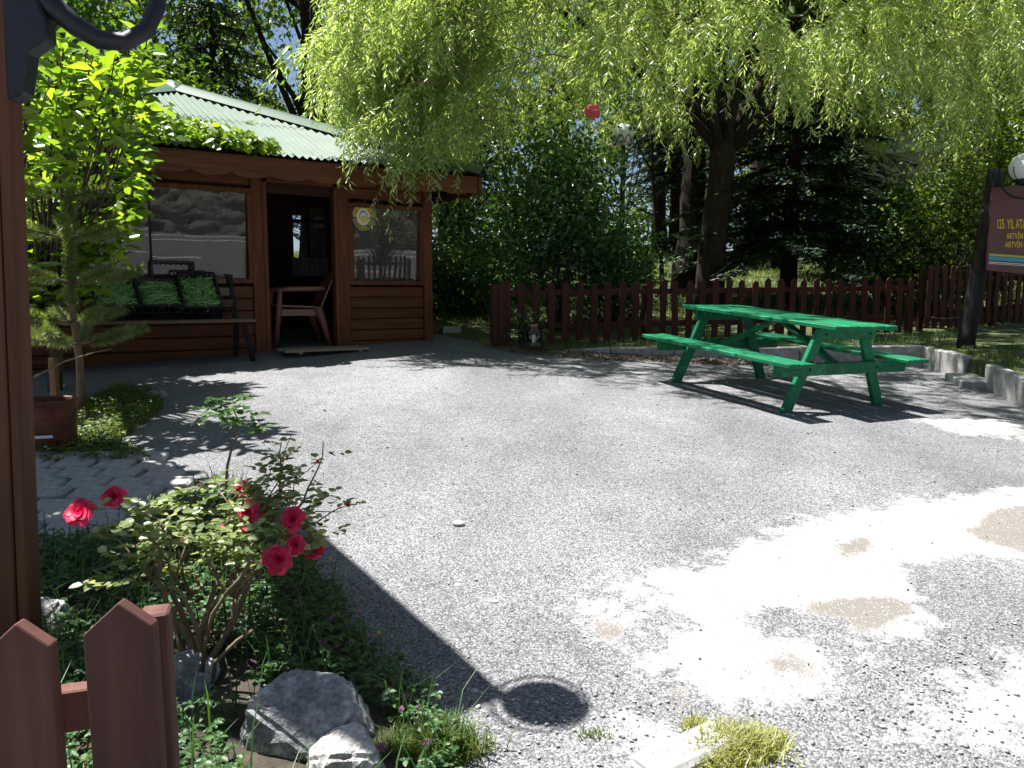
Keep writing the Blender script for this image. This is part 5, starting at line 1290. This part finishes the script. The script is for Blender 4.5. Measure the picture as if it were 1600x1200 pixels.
# single tall shoot behind
s0_ = G(352, 780); sht = empty('rose_shoot', s0_, 0, 'single tall rose shoot with green leaves against the asphalt', 'plant')
RP, RD, RN = [], [], []
pts = [s0_, at(355, 730, 3.85), at(362, 700, 3.85), at(372, 680, 3.85), at(374, 660, 3.85), at(362, 635, 3.85)]
link('cane', MB().tube(pts, [.008, .007, .006, .005, .004, .003], 6).mesh('cane', smooth=True), M['cane'], sht, True)
for px_, py_ in ((330, 645), (345, 650), (360, 622), (355, 640), (375, 628), (385, 650), (375, 665), (345, 635), (392, 640), (368, 645), (388, 672), (320, 640), (350, 660)):
    for _ in range(2): rose_leaf(at(px_, py_, random.uniform(3.75, 3.95)), (random.gauss(0, 1), random.gauss(0, 1), random.uniform(-.3, .3)), 1.1)
l_ = RS.uniform(.035, .06, len(RP)); link('leaves', leaves('leaves', RP, RD, RN, l_, l_ * .7, 4, .12, .12), M['shrubleaf'], sht, True)

# ------------------------------------------------------------------ small flowers in the bed
def ball_flower(name, px, py, rad, mat, label, cat, group=None, n=70, stem=.1):
    g0 = G(px, py + 48); p = Vector((g0.x, g0.y, bed_z(g0.x, g0.y))); p2 = at(px, py, p.y)
    r = empty(name, p, 0, label, cat, group); c = Vector((p2.x, p.y, max(p2.z, p.z + .03)))
    link('stem', MB().tube(curve(p, c, (.01, .0, .01), 4), .0016, 5), M['clover'], r, True)
    d = rdir(n, .35); N_ = rdir(n); link('blossom', leaves('blossom', np.array(c) + d * rad * .25, d, N_, rad * .85, rad * .3, 2, .1, .05), M[mat], r, True)
    return r
CLV = ['leftmost of the row of three mid bed', 'in the middle of the row of three mid bed', 'rightmost of the row of three mid bed', 'just behind the row of three mid bed', 'directly above the white umbel flower', 'right of the white umbel flower', 'below the white umbel flower', 'at the shaded asphalt edge above the umbel', 'low at the asphalt edge right of the umbel', 'left of the brown seed head', 'touching the brown seed head', 'half hidden under the lowest red rose', 'above the pale boulder at the lower edge', 'in the sunlit grass at the bed corner', 'lowest of all, at the lower picture edge', 'highest one along the asphalt edge', 'close under the rose leaves', 'leftmost one, deep in the bed shade']
for k_, (px_, py_, r_) in enumerate(((505, 1003, .013), (527, 1007, .010), (550, 1004, .010), (520, 965, .011), (617, 1073, .012), (633, 1086, .014), (627, 1108, .010), (618, 1033, .008), (655, 1107, .011), (430, 973, .010), (448, 975, .010), (517, 933, .009), (596, 1170, .013), (667, 1161, .012), (657, 1190, .009), (563, 955, .008), (460, 917, .009), (403, 955, .009))):
    ball_flower('clover_flower', px_, py_, r_, 'blossom', 'small pink clover blossom ' + CLV[k_], 'flower', 'pink clover blossoms')
ball_flower('umbel_flower', 607, 1090, .02, 'whitepetal', 'white round umbel flower among the clover', 'flower', n=120)
ball_flower('yellow_flower', 592, 989, .008, 'yellowpetal', 'small yellow flower at the asphalt edge', 'flower', n=60)
ball_flower('yellow_flower', 516, 873, .009, 'yellowpetal', 'yellow flower on a tall thin stem under the roses', 'flower', n=60)
ball_flower('yellow_flower', 455, 780, .013, 'yellowpetal', 'yellow flower hidden among the rose leaves', 'flower', n=60)
ball_flower('seed_head', 446, 985, .01, 'drygrass', 'brown seed head standing in the flower bed', 'plant', n=60)

# ------------------------------------------------------------------ loose stones, dry leaves
def pebbles(name, XY, rmin, rmax, mat, label, zoff=0):
    ico = bmesh.new(); bmesh.ops.create_icosphere(ico, subdivisions=1, radius=1); bv = np.array([v.co[:] for v in ico.verts]); bf = np.array([[v.index for v in f.verts] for f in ico.faces]); ico.free()
    n = len(XY); r_ = rmin * (rmax / rmin) ** (RS.random(n) ** 2.2); V = bv[None] * RS.uniform(.7, 1.25, (n, len(bv), 1)) * RS.uniform(.6, 1.3, (n, 1, 3)) * np.array([1, 1, .6]); A = RS.uniform(0, 6.28, n); c_, s_ = np.cos(A)[:, None], np.sin(A)[:, None]
    V = np.stack([V[..., 0] * c_ - V[..., 1] * s_, V[..., 0] * s_ + V[..., 1] * c_, V[..., 2]], -1) * r_[:, None, None]
    Z = np.array([gz(x, y) + .004 + (0.02 * mn.noise(Vector((x * 0.9, y * 0.9, 0))) + 0.006 * mn.noise(Vector((x * 3.5, y * 3.5, 3)))) for x, y in XY]); V += np.concatenate([XY, Z[:, None]], 1)[:, None]
    Fq = (bf[None] + (np.arange(n) * len(bv))[:, None, None]).reshape(-1, 3)
    return tag(link(name, mesh_np(name, V.reshape(-1, 3), Fq), M[mat]), label, 'gravel', kind='stuff')
yard = [tuple(G(*p)[:2]) for p in ((740, 1230), (600, 1000), (500, 850), (430, 740), (270, 700), (200, 600), (700, 552), (1000, 575), (1440, 590), (1560, 640), (1680, 700), (1680, 1230))]
near = [tuple(G(*p)[:2]) for p in ((700, 1230), (660, 1090), (800, 1060), (1000, 1090), (1200, 1110), (1600, 960), (1680, 1000), (1680, 1230))]
pebbles('loose_gravel', scatter(2600, yard), .0022, .007, 'pebble', 'loose pale gravel scattered over the asphalt')
pebbles('coarse_gravel', scatter(900, near), .0025, .009, 'pebble', 'coarse pale gravel along the near edge of the asphalt')
pebbles('dark_chips', scatter(420, yard), .003, .009, 'darkpebble', 'dark stone chips scattered over the asphalt')
for px_, py_, r_, lb in ((716, 820, .03, 'flat white stone lying alone on the asphalt'), (715, 916, .016, 'small white stone near the slanting shadow'), (773, 941, .014, 'round white stone right of the slanting shadow'), (741, 1083, .014, 'white pebble inside the slanting shadow'), (1512, 664, .03, 'white stone lying beyond the green table')):
    bm = bmesh.new(); bmesh.ops.create_icosphere(bm, subdivisions=2, radius=r_)
    for v in bm.verts: v.co *= 1 + .25 * mn.noise(v.co * (40 * .02 / r_)); v.co.z *= .5; v.co.y *= .7
    me = bpy.data.meshes.new('white_stone'); bm.to_mesh(me); bm.free(); o = tag(link('white_stone', me, M['rock_w']), lb, 'stone'); o.location = G(px_, py_) + Vector((0, 0, r_ * .2))
# heap of swept leaf litter beside the jar and along the kerb
lit = [(-.3, 9.6), (.1, 9.15), (1.0, 8.75), (3.2, 8.9), (4.6, 9.2), (4.7, 9.42), (.45, 9.3), (.25, 9.7)]
XY = scatter(5200, lit); n = len(XY)
Z = np.array([gz(x, y) + .012 + .09 * math.exp(-((x - .12) ** 2 / .05 + (y - 9.52) ** 2 / .03)) * random.random() + .07 * math.exp(-((x - .75) ** 2 / .04 + (y - 9.25) ** 2 / .02)) * random.random() for x, y in XY])
tag(link('leaf_litter', leaves('leaf_litter', np.concatenate([XY, Z[:, None]], 1), rdir(n) * [1, 1, .3], rdir(n, 1.5), RS.uniform(.015, .05, n), RS.uniform(.008, .02, n), 2), M['litter']), 'brown leaf litter swept against the kerb and jar', 'leaf litter', kind='stuff')

# ------------------------------------------------------------------ behind the trees
hs_ = empty('pale_building', (11.9, 18.8, bedz(11, 18.8) - .3), -.12, 'pale rendered house with grey eave behind the right trees', 'building')
link('wall', MB().box((0, 2.5, 1.6), (6.6, 5, 3.4)), M['render'], hs_)
rfh = link('roof', MB().prism([(-3.7, 0), (3.7, 0), (0, 1.1)], lambda u, v, t: (u, t, 3.36 + v), -.5, 5.5), plain('grey metal roof', (.35, .38, .42), .5, .2, 3, .1, 0), hs_)
link('eave', MB().box((0, -.42, 3.25), (7.4, .16, .2)), M['white'], hs_)
for x in (-1.2, 1.6):
    wn = link('window', MB().box((x, -.02, 1.7), (1.0, .06, 1.1)), M['white'], hs_); link('pane', MB().box((x, -.06, 1.7), (.84, .02, .94)), M['black'], wn)
def park_table(px, d, label):
    b = at(px, 420, d); r = empty('park_table', (b.x, d, bedz(b.x, d)), random.uniform(-.4, .4), label, 'table', 'dark tables on the lawn')
    link('table_top', MB().box((0, 0, .74), (1.5, .75, .06)), M['pole'], r)
    for sy in (-.65, .65): link('bench_board', MB().box((0, sy, .44), (1.5, .26, .05)), M['pole'], r)
    for sx in (-.55, .55): link('support', MB().box((sx, 0, .22), (.09, 1.4, .44)).box((sx, 0, .58), (.09, .6, .27)), M['pole'], r)
park_table(965, 17.5, 'dark picnic table on the lawn left of the thin sapling'); park_table(1185, 21, 'far dark picnic table right of the willow trunk')
# a small tree outside the right picture edge, mirrored in the right kiosk pane
rt_ = Vector((6.9, 4.4, bedz(6.9, 4.4))); C = [rt_ + Vector((random.gauss(0, .7), random.gauss(0, .7), random.uniform(1.6, 3.0))) for _ in range(60)]
whorl_tree(rt_, C, 0, 'small tree at the right outside the picture, mirrored in the kiosk pane', 'broadleaf_tree', 8, .1)
# odds and ends by the kiosk corner
wt = KW(.16, .35, 0); wt.z = gz(wt.x, wt.y); tp_ = empty('standpipe_tap', wt, 0, 'dark standpipe with pale tap head at the kiosk corner', 'tap')
link('pipe', MB().tube([wt, wt + Vector((0, 0, .62))], .022, 8), M['iron'], tp_, True)
link('tap_head', MB().lathe([(.0, .62), (.03, .62), (.035, .65), (.03, .68), (0, .69)], (wt.x, wt.y, wt.z), 12), M['globe'], tp_, True)
link('spout', MB().tube([wt + Vector((0, 0, .3)), wt + Vector((.03, -.09, .31)), wt + Vector((.03, -.11, .27))], .013, 8), M['globe'], tp_, True)
wr = empty('bare_stick', at(1470, 495, 10.6), 0, 'thin pale bent stick leaning against the fence left of the sign pole', 'stick')
link('stem', MB().tube([at(1455, 496, 10.5), at(1480, 498, 10.4), at(1500, 496, 10.3), at(1512, 491, 10.2)], .006, 6), M['twig'], wr, True)
for o in bpy.data.objects:
    if o.parent and o.name.split('.')[0] in ('branches', 'boughs', 'strands', 'stems', 'cord'): o['kind'] = 'stuff'
